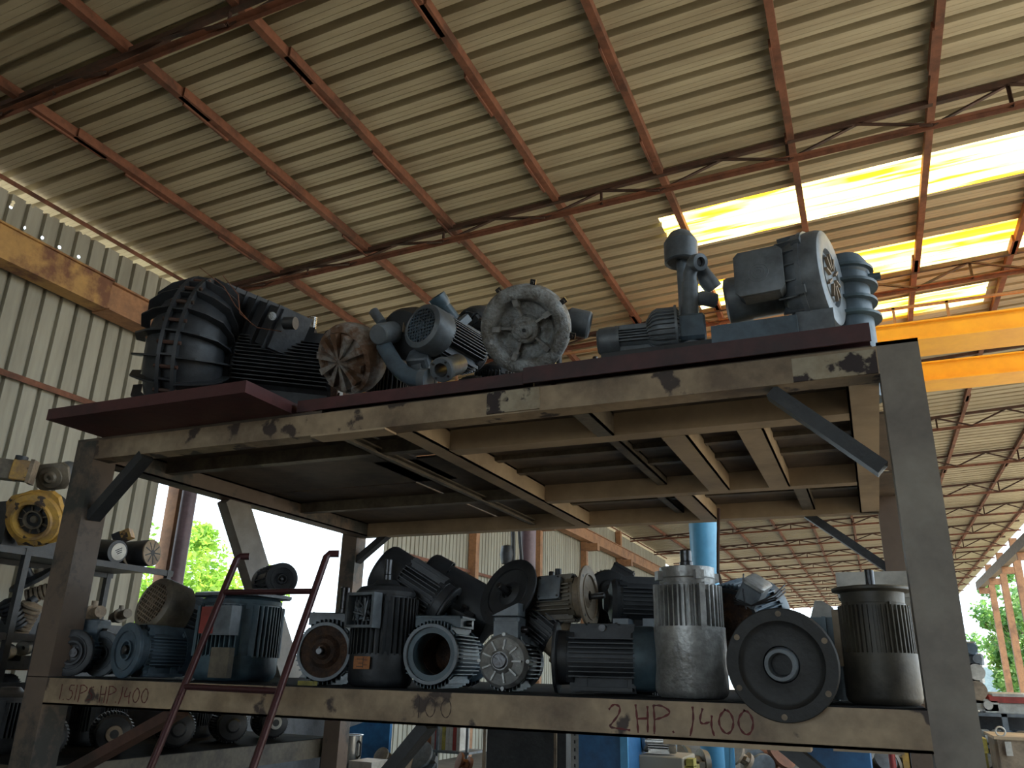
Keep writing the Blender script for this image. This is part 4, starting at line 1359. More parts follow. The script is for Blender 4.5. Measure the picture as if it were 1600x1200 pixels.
# duct outlet running off to the right from the top of the casing
d0, d1 = at(352, 482, y=3.10), at(452, 522, y=2.98)
mb = MB()
mb.bar(d0, d1, 0.17, 0.21, (0, 0, 1), 'box')
mb.build('outlet_duct', M_blk2, fan)
dd = (d1 - d0)
for k in range(6):
    q = d0 + dd * (0.14 + 0.165 * k)
    MB().bar(q, q + dd.normalized() * 0.008, 0.215, 0.265 - 0.006 * k, (0, 0, 1), 'box').build('duct_rib', M_blk2, fan, False)
q = at(424, 494, y=2.86)
MB().cyl(0.021, 0, 0.014, 20, frame(q, facing(q, 0, 0.9))).build('inspection_cap', M_corr, fan)
q = at(445, 505, y=2.9)
MB().cyl(0.032, 0, 0.06, 20, frame(q, facing(q, 0, 0.5))).build('duct_mouth', M_black, fan)
# foot plates
Mi = wm(fan).inverted()
mb = MB()
fc = Pf.copy()
mb.prism([(-0.20, 0), (-0.05, 0), (-0.03, 0.08), (-0.12, 0.14), (-0.22, 0.10)], -0.2, 0.2, frame(A((Pf.x - 0.05, Pf.y, Z0)), (ax.x, ax.y, 0)))
mb.prism([(0.20, 0), (0.05, 0), (0.03, 0.08), (0.12, 0.14), (0.22, 0.10)], -0.2, 0.2, frame(A((Pf.x + 0.0, Pf.y, Z0)), (ax.x, ax.y, 0)))
mb.build('foot_casting', M_blk2, fan)
mb = MB()
q = Pf + ax * 0.45
mb.box((0, 0, 0), (0.26, 0.14, 0.25), frame(A((q.x, q.y, Z0 + 0.07)), (ax.x, ax.y, 0)))
mb.build('motor_saddle', M_black, fan)
# wires trailing over the casing
mb = MB()
g = [at(312, 418, y=2.75), at(350, 448, y=2.72), at(368, 478, y=2.70), at(395, 508, y=2.69)]
mb.tube(g, 0.0022, 6)
mb.tube([at(348, 430, y=2.74), at(372, 460, y=2.70), at(375, 490, y=2.69), at(402, 512, y=2.69), at(440, 518, y=2.72)], 0.0022, 6)
mb.build('loose_wires', M_rust, fan)
# perforated tube
P = at(487, 518, y=3.3)
mb = MB()
for k in range(14):
    z = -0.06 + 0.14 * k / 13
    mb.lathe([(0.021, z - 0.003), (0.024, z - 0.003), (0.024, z + 0.003), (0.021, z + 0.003), (0.021, z - 0.003)], 20)
for k in range(12):
    mb.box((0.0225, 0, 0.01), (0.003, 0.003, 0.146), Matrix.Rotation(2 * PI * k / 12, 4, 'Z'))
mb.cyl(0.023, DK - P.z, -0.06, 16)
tag(mb.build('perforated_tube', M_steel, None, True, Matrix.Translation(P)), 'thin perforated bright metal tube standing upright behind the fan motor', 'tube')

# --- rust stained spoked blower
def side_blower(name, label, P, axis, r, m, spin=0, spokes=10, kind='spider', thick=0.13, **kw):
    T = frame(P, axis, (0, 0, 1), spin)
    e = empty(name, T, label, 'blower')
    mb = MB()
    if kind == 'spider':
        mb.lathe([(0, 0.052), (r * 0.10, 0.055), (r * 0.16, 0.04), (r * 0.74, 0.018), (r * 0.80, 0.028), (r * 0.93, 0.022), (r, -0.01), (r, -0.05), (r * 0.9, -thick + 0.02), (r * 0.7, -thick), (0, -thick)], 44)
        mb.build('housing', m, e, True, 'local')
        mb = MB()
        for k in range(spokes):
            M = Matrix.Rotation(2 * PI * k / spokes, 4, 'Z')
            mb.prism([(r * 0.06, -0.004), (r * 0.78, -0.016), (r * 0.78, 0.016), (r * 0.06, 0.004)], 0.02, 0.058, M)
        mb.build('spokes', kw.get('ms', m), e, True, 'local')
    else:
        pr = []
        for i in range(15):
            a = -PI * 0.35 + (PI * 1.35) * i / 14
            pr.append((r * 0.83 + r * 0.17 * math.cos(a), r * 0.17 * math.sin(a)))
        prof = [(r * 0.9, -thick), (r * 0.98, -0.08)] + pr + [(r * 0.655, -0.008), (r * 0.60, -0.024), (r * 0.34, -0.028), (r * 0.31, -0.01), (r * 0.29, 0.004), (r * 0.2, 0.006), (r * 0.18, 0.016), (r * 0.1, 0.018), (0, 0.018)]
        mb.lathe([(0, -thick)] + prof, 56)
        mb.build('housing', m, e, True, 'local')
        for k in range(5):
            M = Matrix.Rotation(R_(90 + 72 * k), 4, 'Z')
            mb = MB()
            mb.box((r * 0.62, 0, 0.006), (r * 0.16, 0.022, 0.055), M)
            mb.box((r * 0.45, 0, -0.014), (r * 0.3, 0.010, 0.028), M)
            mb.build('lug', kw.get('ms', m), e, True, 'local')
        for k in range(8):
            mb = MB()
            mb.cyl(0.007, -0.045, -0.012, 8, Matrix.Rotation(R_(20 + 45 * k), 4, 'Z') @ Matrix.Translation((r * 1.03, 0, 0)))
            mb.box((r * 1.02, 0, -0.045), (0.03, 0.022, 0.02), Matrix.Rotation(R_(20 + 45 * k), 4, 'Z'))
            mb.build('rim_bolt', M_shaft, e, True, 'local')
        MB().cyl(r * 0.045, 0.018, 0.024, 6).build('hub_nut', M_black, e, True, 'local')
    return e


P = at(542, 562, y=2.78)
side_blower('blower_casing', 'rust stained round blower casing with radiating ribs, leaning next to the fan motor', P, facing(P, 198, 0.72), 0.165, M_rustalu, 10, 10, thick=0.12)
P = at(512, 552, y=3.35)
tag(MB().rbox((0, 0, 0), (0.14, 0.12, 0.2 + P.z - DK - 0.1), 0.02, Matrix.Translation((P.x + 0.03, P.y, (P.z + DK) / 2 + 0.05))).build('junction_box', M_slate, None, True), 'plain grey box behind the rust stained blower casing', 'box')

# --- blower with curved pipe
P = at(596, 522, y=2.72)
T = frame(P, facing(P, 190, 0.86))
e = empty('pump_with_pipe', T, 'slate blue pump with round blind cap and a thick curved pipe reaching the deck', 'pump')
MB().lathe([(0, 0.03), (0.04, 0.03), (0.046, 0.024), (0.05, 0.0), (0.05, -0.10), (0.065, -0.13), (0, -0.13)], 32).build('cap', M_slate, e, True, 'local')
a = at(597, 505, y=2.74)
b = at(584, 487, y=2.74)

mb = MB().tube([a, b], 0.0225, 20)
mb.build('inlet_stub', M_slate, e)
path = [at(600, 540, y=2.76), at(607, 552, y=2.75), at(617, 569, y=2.73), at(629, 582, y=2.72), at(645, 591, y=2.71), at(660, 592, y=2.71)]
MB().tube(path, 0.036, 22).build('curved_pipe', M_navy, e)
d = (path[-1] - path[-2]).normalized()
MB().tube([path[-1] - d * 0.005, path[-1] + d * 0.03], 0.045, 22).build('pipe_flange', M_slate, e)
mb = MB().lathe([(0, -0.1), (0.11, -0.10), (0.12, -0.13), (0.12, -0.22), (0.08, -0.24), (0, -0.24)], 32, Matrix.Translation((0.05, -0.02, 0)))
mb.build('pump_body', M_black, e, True, 'local')
# short hollow fitting
P = at(690, 578, y=2.70)
T = frame(P, facing(P, 200, 0.88))
e = empty('hollow_fitting', T, 'short slate hollow pipe fitting lying open end out at the deck edge', 'pipe fitting')
MB().lathe([(0.028, 0.0), (0.03, 0.008), (0.05, 0.008), (0.053, 0.0), (0.053, -0.02), (0.045, -0.03), (0.045, -0.16), (0.022, -0.16), (0.026, 0.0)], 32).build('fitting_body', M_slate, e, True, 'local')
mb = MB()
for k in range(4):
    mb.cyl(0.005, 0.006, 0.012, 8, Matrix.Rotation(R_(45 + 90 * k), 4, 'Z') @ Matrix.Translation((0.041, 0, 0)))
mb.build('screw', M_shaft, e, True, 'local')
P = at(655, 560, y=2.85)
tag(MB().rbox((0, 0, 0), (0.10, 0.09, 0.05), 0.01, frame(P, (0.1, -0.7, 0.5))).box((0, 0, -0.14), (0.05, 0.05, 0.24), frame(P, (0.0, 0.0, 1))).build('bracket_block', M_slate, None, True), 'small slate block lying between the curved pipe and the grid covered motor', 'block')
# --- grid covered motor
P = at(690, 528, y=2.92)
ax = -facing(P, 150, 0.66)
e = motor('slate blue motor with a round grid fan cover facing out and sloping body', mz(P + A((0.03, 0.06, -0.01)), ax, spin=0), 0.088, 0.26, M_blk2, cowl=0.36, cowlr=0.108, mc=M_slate, mg=M_navy, grille=True, pitch=0.014, front='shield', shaft=0, fh=0.02)
mb = MB()
Q0 = at(708, 500, y=2.93)
Q1 = at(684, 466, y=2.85)
T = frame(Q0, (Q1 - Q0))
mb.rbox((0, 0, -0.03), (0.10, 0.12, 0.04), 0.01, T)
tb = mb.build('terminal_box', M_slate, e)
L_ = (Q1 - Q0).length
MB().lathe([(0.036, 0), (0.034, L_ * 0.6), (0.042, L_ * 0.7), (0.042, L_ + 0.01), (0.034, L_ + 0.01), (0.032, L_ - 0.03), (0, L_ - 0.03)], 28, T).build('hollow_neck', M_teal, tb)
MB().box((0.112, 0.02, -0.19), (0.004, 0.045, 0.06)).build('nameplate', M_tan, e, True, 'local')
P = at(742, 512, y=3.15)
side_blower('blower_casing', 'dark ribbed casing half hidden behind the pale round blower', P, facing(P, 190, 0.8), 0.105, M_blk2, 0, 12)
P = on(752, 560, 3.0, 0.0, DK)
motor('black motor in the gap behind the grid covered one and the pale round blower', mz(A((at(745, 560, y=3.1).x, 3.1, DK + 0.13)), (0.3, -0.9, 0)), 0.10, 0.18, M_black, cowl=0.3, shaft=0)

# --- pale round side channel blower
P = at(820, 515, y=2.76)
side_blower('side_channel_blower', 'corroded pale round side channel blower facing out with five lugs and a hub', P, facing(P, 215, 0.975), 0.186, M_corr, 12, kind='torus', thick=0.13, ms=M_alu)
# dark cup and pipe
P = at(905, 505, y=3.0)
T = frame(P, facing(P, -12, 0.1))
e = empty('silencer_cup', T, 'short dark grey cup shaped silencer sticking out right of the pale blower', 'silencer')
MB().lathe([(0, -0.08), (0.03, -0.08), (0.055, -0.05), (0.06, -0.045), (0.06, 0.04), (0.054, 0.048), (0.05, 0.04), (0, 0.04)], 32).build('cup', M_slate, e, True, 'local')
MB().tube([P + A((-0.06, 0, 0)), P + A((-0.12, 0.03, -0.10)), A((P.x - 0.12, P.y + 0.05, DK))], 0.028, 16).build('neck_pipe', M_blk2, e)
P = at(912, 560, y=2.9)
tag(MB().lathe([(0, 0.02), (0.05, 0.02), (0.06, 0.0), (0.06, -0.04), (0, -0.04)], 24, frame(A((P.x, 2.95, DK + 0.11)), (0.5, -0.8, 0.2))).cyl(0.03, 0, 0.1, 12, Matrix.Translation((P.x, 2.97, DK))).build('pump_cover', M_slate, None, True), 'small round grey pump cover low between the pale blower and the capped motor', 'cover')

# --- motor with ribbed compressor head lying level
P = at(990, 530, y=2.90)
ax = facing(P, 3, 0.08)
ax = A((ax.x, ax.y, 0.03)).normalized()
T = frame(P, ax)
e = empty('vacuum_pump', T, 'grey vacuum pump lying level with capped motor and ribbed bulbous casing', 'pump')
MB().lathe([(0, -0.145), (0.045, -0.145), (0.055, -0.135), (0.059, -0.10), (0.059, -0.07), (0.061, -0.07), (0.061, -0.055), (0, -0.055)], 36).build('end_cap', M_slate, e, True, 'local')
mb = MB().cyl(0.046, -0.06, 0.085, 32)
fins_quad(mb, 0.046, 0.012, -0.055, 0.08, 0.012, 0.0035)
mb.build('stator_frame', M_slate, e, True, 'local')
mb = MB()
mb.lathe([(0, 0.06), (0.055, 0.06), (0.082, 0.085), (0.09, 0.11), (0.09, 0.17), (0.075, 0.185), (0, 0.185)], 40, Matrix.Translation((0, 0.015, 0)))
for k in range(30):
    M = Matrix.Translation((0, 0.015, 0)) @ Matrix.Rotation(2 * PI * k / 30, 4, 'Z') @ Matrix.Rotation(PI / 2, 4, 'X')
    mb.prism([(0.055, 0.055), (0.09, 0.08), (0.10, 0.10), (0.10, 0.175), (0.08, 0.188)], -0.0025, 0.0025, M)
mb.build('ribbed_casing', M_slate, e, True, 'local')
MB().lathe([(0.1, 0.168), (0.106, 0.168), (0.106, 0.178), (0.1, 0.178), (0.1, 0.168)], 40, Matrix.Translation((0, 0.015, 0))).build('joint_ring', M_slate, e, True, 'local')
MB().rbox((0, 0, 0), (0.12, 0.11, 0.12), 0.012, Matrix.Translation((0, 0.01, 0.225))).build('head_block', M_navy, e, True, 'local')
mb = MB().box((P.x + 0.10, 2.93, (DK + P.z - 0.06) / 2), (0.45, 0.14, P.z - 0.06 - DK))
mb.build('base_frame', M_black, e)

# --- silencer on thin pipe with elbows
P = at(1064, 392, y=3.02)
e = empty('dome_silencer', (P.x, P.y, P.z), 'brown grey domed silencer on top of a thin upright pipe', 'silencer')
mb = MB().lathe([(0.0, 0.098), (0.022, 0.095), (0.045, 0.08), (0.062, 0.052), (0.068, 0.04), (0.071, 0.036), (0.071, -0.055), (0.064, -0.06), (0.06, -0.05), (0, -0.05)], 40)
mb.build('silencer_can', M_slate, e, True, 'local')
MB().cyl(0.022, DK - P.z, -0.05, 18).build('upright_pipe', M_slate, e, True, 'local')
el = empty('pipe_elbow_fitting', at(1085, 420, y=2.95), 'grey threaded elbow fittings with an open mouth beside the domed silencer', 'pipe fitting')
a, b, c = at(1078, 482, y=2.93), at(1078, 442, y=2.93), at(1080, 420, y=2.93)
MB().tube([a, b], [0.033, 0.033], 22).build('elbow_leg', M_slate, el)
q = at(1090, 410, y=2.90)
MB().tube([b, at(1078, 428, y=2.93), at(1081, 418, y=2.92), q], [0.027, 0.028, 0.028, 0.028], 20).build('elbow_bend', M_slate, el)
dq = facing(q, 10, 0.80)
T = frame(q, dq)
MB().lathe([(0.0, -0.03), (0.03, -0.03), (0.035, -0.02), (0.035, 0.02), (0.020, 0.022), (0.018, 0.004), (0, 0.004)], 28, T).build('threaded_mouth', M_slate, el)
MB().cyl(0.017, 0.006, 0.008, 20, T).build('dark_opening', M_black, el)
for z_ in (450, 462):
    pass
MB().tube([at(1096, 420, y=2.99), at(1105, 438, y=3.0), at(1116, 452, y=3.02)], [0.026, 0.036, 0.036], 20).build('branch_pipe', M_slate, el)
MB().tube([at(1078, 470, y=2.94), at(1098, 466, y=2.97), at(1118, 470, y=3.0)], [0.024, 0.03, 0.03], 20).build('branch_pipe', M_slate, el)
MB().tube([a, A((a.x, a.y, DK))], 0.036, 16).build('elbow_leg', M_slate, el)

# --- big blower on base box at the right end
Pb = at(1180, 465, y=2.95)
e = empty('blower_unit', Pb, 'large dark slate blower on a box base with square terminal box and drum housing', 'blower')
axb = A((0.97, 0.10, 0.02)).normalized()
c0 = at(1145, 470, y=2.95)
c1 = at(1235, 455, y=2.97)
axb = (c1 - c0)
axb.z = 0.02
axb.normalize()
T = frame(c0, axb)
MB().lathe([(0, -0.03), (0.06, -0.03), (0.088, -0.022), (0.092, -0.01), (0.092, 0.06), (0.088, 0.066), (0.088, 0.30), (0, 0.30)], 44, T).build('motor_body', M_slate, e)
TB = frame(at(1189, 432, y=2.82), (-0.08, -1, 0.02), (0, 0, 1))
tb = MB().rbox((0, 0, 0), (0.17, 0.175, 0.08), 0.018, TB).build('terminal_box', M_slate, e)
MB().rbox((0, 0, 0.046), (0.178, 0.183, 0.014), 0.018, TB).build('box_lid', M_slate, tb)
mb = MB()
for r_ in (0.012, 0.024, 0.036):
    mb.lathe([(r_ - 0.0015, 0.053), (r_, 0.0545), (r_ + 0.0015, 0.053)], 32, TB @ Matrix.Translation((0.0, -0.01, 0)))
mb.build('embossed_rings', M_slate, tb)
MB().cyl(0.009, 0.085, 0.10, 12, TB @ Matrix.Rotation(-PI / 2, 4, 'X')).build('lid_knob', M_slate, tb)
# base box
bx0 = at(1113, 520, y=2.85).x
bx1 = at(1246, 500, y=2.85).x
MB().box(((bx0 + bx1) / 2, 2.93, (DK + EYE + 1.245) / 2), (bx1 - bx0, 0.22, EYE + 1.245 - DK)).build('base_box', M_navy, e)
# drum housing, axis along the shaft, mostly edge on
cd_ = at(1268, 442, y=2.98)
axd = facing(cd_, 4, 0.30)
T = frame(cd_, A((axd.x, axd.y, 0.0)).normalized())
mb = MB()
RD = 0.192
mb.lathe([(0, -0.085), (RD * 0.72, -0.085), (RD * 0.93, -0.06), (RD, -0.02), (RD, -0.005), (RD + 0.008, -0.005), (RD + 0.008, 0.012), (RD, 0.012), (RD, 0.055), (RD * 0.96, 0.075), (RD * 0.86, 0.082), (RD * 0.60, 0.076), (RD * 0.56, 0.06), (RD * 0.5, 0.06), (RD * 0.46, 0.074), (0, 0.074)], 60, T)
dh = mb.build('drum_housing', M_slate, e)
mb = MB()
for k in range(20):
    mb.box((RD * 0.90, 0, -0.045), (RD * 0.26, 0.006, 0.075), T @ Matrix.Rotation(2 * PI * k / 20, 4, 'Z'))
mb.build('drum_ribs', M_slate, dh)
mb = MB()
for k in range(10):
    mb.box((RD * 0.33, 0, 0.079), (RD * 0.3, 0.008, 0.012), T @ Matrix.Rotation(2 * PI * k / 10, 4, 'Z'))
mb.build('face_ribs', M_tan, dh)
for k in range(6):
    MB().box((RD + 0.012, 0, 0.003), (0.02, 0.03, 0.035), T @ Matrix.Rotation(R_(90 + 60 * k), 4, 'Z')).build('clamp_lug', M_slate, dh)
mb = MB().box((cd_.x - 0.0, cd_.y, (DK + cd_.z - RD * 0.85) / 2), (0.13, 0.22, cd_.z - RD * 0.85 - DK))
mb.build('drum_foot', M_slate, e)
# blue grey blower behind
P = at(1324, 460, y=3.2)
e = empty('finned_pump', P, 'blue grey finned pump standing partly behind the drum blower at the deck end', 'pump')
mb = MB()
mb.lathe([(0, 0.17), (0.03, 0.17), (0.07, 0.155), (0.09, 0.12), (0.092, 0.08), (0.085, 0.07), (0.085, DK - P.z), (0, DK - P.z)], 32)
mb.build('pump_body', M_navy, e, True, 'local')
mb = MB()
for k, z in enumerate((0.09, 0.02, -0.05, -0.12)):
    mb.lathe([(0.08, z - 0.006), (0.108 + 0.008 * (k % 2), z - 0.006), (0.108 + 0.008 * (k % 2), z + 0.006), (0.08, z + 0.006)], 24)
mb.cyl(0.016, 0.0, 0.13, 12, Matrix.Translation((0, -0.0, 0.06)) @ Matrix.Rotation(PI / 2, 4, 'Y'))
mb.build('cooling_rings', M_teal, e, True, 'local')

# dark machines standing further back on the deck, filling the gaps
for k, (px, y, r, h, lab) in enumerate(((612, 3.15, 0.10, 0.34, 'black squat motor at the back of the deck behind the curved pipe'), (650, 3.3, 0.11, 0.38, 'black squat motor at the back of the deck behind the grid covered motor'), (775, 3.35, 0.11, 0.36, 'black squat motor at the back of the deck behind the pale blower'),
                                  (868, 3.2, 0.10, 0.33, 'black squat motor at the deck back between pale blower and cup silencer'), (930, 3.25, 0.10, 0.335, 'black squat motor at the back of the deck behind the capped vacuum pump'))):
    x = at(px, 560, y=y).x
    h = at(px, (548, 552, 560, 572, 562)[k], y=y).z - DK
    m_ = motor(lab, mz(A((x, y, DK + h / 2)), (0, 0, 1)), r * 0.9, h * 0.5, M_black, front='shield', cowl=0.6, grille=False, shaft=0.02)
    settle(m_, DK)
# ------------------------------------------------------------------ side shelf along the wall
sx0, sx1 = -7.0, -6.2
us = empty('side_shelf', (-6.6, 5.0, 0), 'narrow steel shelf unit between the brown rack post and the corrugated wall', 'shelf')
for yy in (2.9, 4.42, 5.9):
    for xx in (sx0, sx1):
        MB().box((xx, yy, (EYE + 0.84) / 2), (0.05, 0.05, EYE + 0.84)).build('post', M_black, us, False)
lev = [EYE + 0.84, EYE + 0.19, EYE - 0.40]
for z in lev:
    MB().box(((sx0 + sx1) / 2, 4.4, z - 0.005), (sx1 - sx0, 3.1, 0.01)).build('shelf_board', M_blk2, us, False)
    for xx in (sx0, sx1):
        MB().box((xx, 4.4, z - 0.03), (0.04, 3.1, 0.05)).build('shelf_rail', M_black, us, False)
# machines on it
S1, S2, S3 = lev


def onX_(px, py, x):
    return at(px, py, x=x)


# yellow engine housing
P = at(52, 805, x=-6.25)
R1 = 0.235
P.z = S1 + R1
T = frame(P, facing(P, 210, 0.86))
e = empty('engine_housing', T, 'worn ochre yellow round engine housing with an open dark centre on the side shelf', 'engine part')
mb = MB()
pts = []
for k in range(24):
    a = 2 * PI * k / 24
    rr = R1 * (1.0 + (0.12 if k in (3, 4, 9, 10, 16, 21) else 0))
    pts.append((rr * math.cos(a), rr * math.sin(a)))
mb.prism(pts, -0.10, -0.04)
mb.lathe([(R1 * 0.95, -0.04), (R1 * 0.92, 0.0), (R1 * 0.72, 0.01), (R1 * 0.68, 0.03), (R1 * 0.60, 0.03), (R1 * 0.56, 0.0), (R1 * 0.54, -0.035), (0, -0.035)], 44)
mb.build('housing', M_ochre, e, True, 'local')
MB().cyl(R1 * 0.53, -0.034, -0.030, 32).build('dark_opening', M_black, e, True, 'local')
mb = MB().lathe([(R1 * 0.26, -0.03), (R1 * 0.29, 0.0), (R1 * 0.33, 0.0), (R1 * 0.34, -0.03)], 32)
mb.lathe([(0, -0.01), (R1 * 0.1, -0.01), (R1 * 0.14, -0.03)], 20)
for k in range(9):
    mb.box((R1 * 0.42, 0, -0.02), (R1 * 0.16, 0.005, 0.02), Matrix.Rotation(R_(40 * k + 10), 4, 'Z') @ Matrix.Rotation(0.5, 4, 'X'))
mb.build('impeller', M_olive, e, True, 'local')
MB().lathe([(0, -0.10), (R1 * 0.8, -0.10), (R1 * 0.75, -0.28), (0, -0.28)], 24).build('rear_drum', M_black, e, True, 'local')
# brown square pump on top
P = at(82, 745, x=-6.4)
T = frame(P, facing(P, 200, 0.88), spin=8) @ Matrix.Scale(1.4, 4)
e = empty('square_flange_pump', T, 'brown square faced pump with a round boss, above the ochre engine housing', 'pump')
MB().rbox((0, 0, 0), (0.20, 0.165, 0.04), 0.03).build('square_flange', M_tan if False else M_olive, e, True, 'local')
MB().lathe([(0.07, 0.02), (0.066, 0.028), (0.04, 0.03), (0.03, 0.045), (0.015, 0.045), (0.012, 0.03), (0, 0.03)], 28).build('boss', M_olive, e, True, 'local')
MB().lathe([(0, -0.02), (0.07, -0.02), (0.07, -0.2), (0, -0.2)], 24).build('body', M_slate, e, True, 'local')
P = at(28, 735, x=-6.45)
e = empty('gearbox', P, 'old brown and ochre gearbox perched above the ochre engine housing', 'gearbox')
T = frame(P, (0.55, -0.8, 0.0), (0, 0, 1), -4)
MB().rbox((0.03, 0, 0), (0.14, 0.17, 0.10), 0.01, T).build('cover', M_ochre, e)
MB().box((-0.13, 0, -0.04), (0.22, 0.16, 0.14), T).build('case', M_olive, e)
MB().cyl(0.05, 0.08, 0.12, 16, T @ Matrix.Rotation(-PI / 2, 4, 'X')).build('filler_cap', M_blk2, e)
MB().box((0.11, 0, -0.01), (0.03, 0.20, 0.12), T).build('end_plate', M_tan, e)
Ps = at(40, 780, x=-6.55)
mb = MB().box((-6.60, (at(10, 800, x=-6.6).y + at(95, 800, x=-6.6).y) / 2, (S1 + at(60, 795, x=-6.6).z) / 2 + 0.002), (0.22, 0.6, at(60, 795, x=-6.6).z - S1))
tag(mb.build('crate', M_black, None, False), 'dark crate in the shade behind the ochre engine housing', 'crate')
# starter motor with spoked face on the right part of the shelf
P = at(238, 852, x=-6.3)
P.z = S1 + 0.15
T = frame(P, facing(P, 5, 0.62)) @ Matrix.Scale(1.25, 4)
e = empty('starter_motor', T, 'black starter motor with a tan slotted round face beside the opening', 'motor')
MB().lathe([(0, -0.32), (0.09, -0.32), (0.1, -0.30), (0.1, 0.0), (0, 0.0)], 32).build('body', M_blk2, e, True, 'local')
MB().lathe([(0.1, 0.0), (0.1, 0.012), (0.085, 0.016), (0, 0.016)], 32).build('face', M_tan, e, True, 'local')
mb = MB()
for k in range(9):
    mb.box((0.05, 0, 0.0165), (0.07, 0.009, 0.002), Matrix.Rotation(2 * PI * k / 9, 4, 'Z'))
mb.cyl(0.022, 0.016, 0.018, 16)
mb.build('face_slots', M_black, e, True, 'local')
MB().cyl(0.055, -0.30, -0.10, 24, Matrix.Translation((-0.06, -0.03, -0.06))).build('solenoid', M_blk2, e, True, 'local')
MB().cyl(0.055, -0.10, -0.09, 24, Matrix.Translation((-0.06, -0.03, -0.06))).build('solenoid_cap', M_tan, e, True, 'local')
P = at(186, 850, x=-6.3)
P.z = S1 + 0.11
T = frame(P, facing(P, -5, 0.80)) @ Matrix.Scale(1.25, 4)
e = empty('small_drum_motor', T, 'short black drum with a pale printed round label beside the slotted face motor', 'motor')
MB().lathe([(0, -0.22), (0.08, -0.22), (0.082, 0.0), (0.0, 0.0)], 28).build('body', M_blk2, e, True, 'local')
MB().cyl(0.062, 0.0, 0.004, 28, Matrix.Translation((0.008, 0, 0))).build('round_label', M_white, e, True, 'local')
mb = MB()
for k in range(3):
    mb.box((0.01, 0.014 - 0.014 * k, 0.0045), (0.06 - 0.01 * k, 0.007, 0.001), Matrix.Rotation(0.5, 4, 'Z'))
mb.build('label_print', M_blk2, e, True, 'local')
P = at(200, 830, x=-6.42)
P.z = S1 + 0.295
e = empty('ochre_coil', P, 'small ochre and black coil block resting on the drum with the round label', 'engine part')
MB().box((0, 0, 0), (0.10, 0.09, 0.09), frame(P, facing(P, 25, 0.3))).build('block', M_ochre, e)
MB().box((0, 0, -0.08), (0.10, 0.10, 0.08), frame(P, facing(P, 25, 0.3))).build('dark_half', M_blk2, e)

# second level: castings
for i, (px, py, r, rot, lab, m) in enumerate(((42, 955, 0.085, 70, 'tan ribbed casting standing on the middle side shelf', M_tan), (68, 925, 0.065, 20, 'smaller tan ribbed casting behind the ribbed one on the middle side shelf', M_tan), (18, 958, 0.08, 120, 'dark ribbed casting at the end of the middle side shelf', M_blk2))):
    P = at(px, py, x=-6.35)
    if i == 0:
        P.z = S2 + 0.135
    T = frame(P, facing(P, rot, 0.25))
    e = empty('ribbed_casting', T, lab, 'casting')
    prof = []
    for k in range(7):
        z = -0.13 + 0.035 * k
        prof += [(r * 0.75, z), (r, z + 0.006), (r, z + 0.024), (r * 0.75, z + 0.03)]
    MB().lathe([(0, -0.14)] + prof + [(0, 0.13)], 24).build('ribbed_body', m, e, True, 'local')
    MB().cyl(0.036, -0.15, -0.10, 20, Matrix.Translation((0, r * 0.7, 0)) @ Matrix.Rotation(PI / 2, 4, 'X')).build('port', m, e, True, 'local')
P = at(50, 905, x=-6.35)
T = frame(P, facing(P, 120, 0.15))
e = empty('flanged_hub', T, 'dark tilted disc hub with a short shaft on the castings of the middle side shelf', 'hub')
MB().lathe([(0, -0.02), (0.17, -0.02), (0.18, -0.01), (0.17, 0.01), (0.06, 0.02), (0.03, 0.03), (0.03, 0.10), (0, 0.10)], 32).build('disc', M_blk2, e, True, 'local')
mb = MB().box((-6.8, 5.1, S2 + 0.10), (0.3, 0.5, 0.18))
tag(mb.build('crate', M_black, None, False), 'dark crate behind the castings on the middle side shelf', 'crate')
# lower levels
for i, (px, py, r, lab, m, z) in enumerate(((38, 1012, 0.06, 'pale small round casting under the middle side shelf', M_white, None), (8, 1020, 0.06, 'pale cup shaped casting at the frame edge under the middle side shelf', M_white, None), (18, 1092, 0.085, 'thick pale ring with a dark bore on the lowest side shelf', M_tan, None))):
    P = at(px, py, x=-6.3)
    T = frame(P, facing(P, 200, 0.9))
    e = empty('ring_casting', T, lab, 'casting')
    MB().lathe([(r * 0.3, 0.02), (r * 0.32, 0.03), (r * 0.9, 0.03), (r, 0.02), (r, -0.06), (0, -0.06), (0, -0.01), (r * 0.3, -0.01), (r * 0.3, 0.02)], 28).build('ring', m, e, True, 'local')
    MB().cyl(r * 0.29, -0.009, -0.007, 20).build('bore', M_black, e, True, 'local')
    MB().box((P.x - 0.02, P.y + 0.05, P.z - r - 0.03), (0.22, 0.25, 0.06)).build('base', m if i == 2 else M_blk2, e)
mb = MB().box((-6.5, 4.5, EYE - 0.08), (0.5, 1.2, 0.012))
tag(mb.build('wooden_board', M_colb, None, False), 'light orange wooden board across the lower side shelf', 'board')
for (y, zz, w_, h_, lab) in ((4.3, -0.22, 0.35, 0.2, 'dark motor shape in shadow under the orange board, nearer end'), (4.75, -0.22, 0.3, 0.2, 'dark motor shape in shadow under the orange board, farther end')):
    motor(lab, mz(A((-6.55, y, EYE + zz)), (0.8, -0.5, 0)), 0.09, 0.2, M_black, front='shield', shaft=0, cowl=0.3)
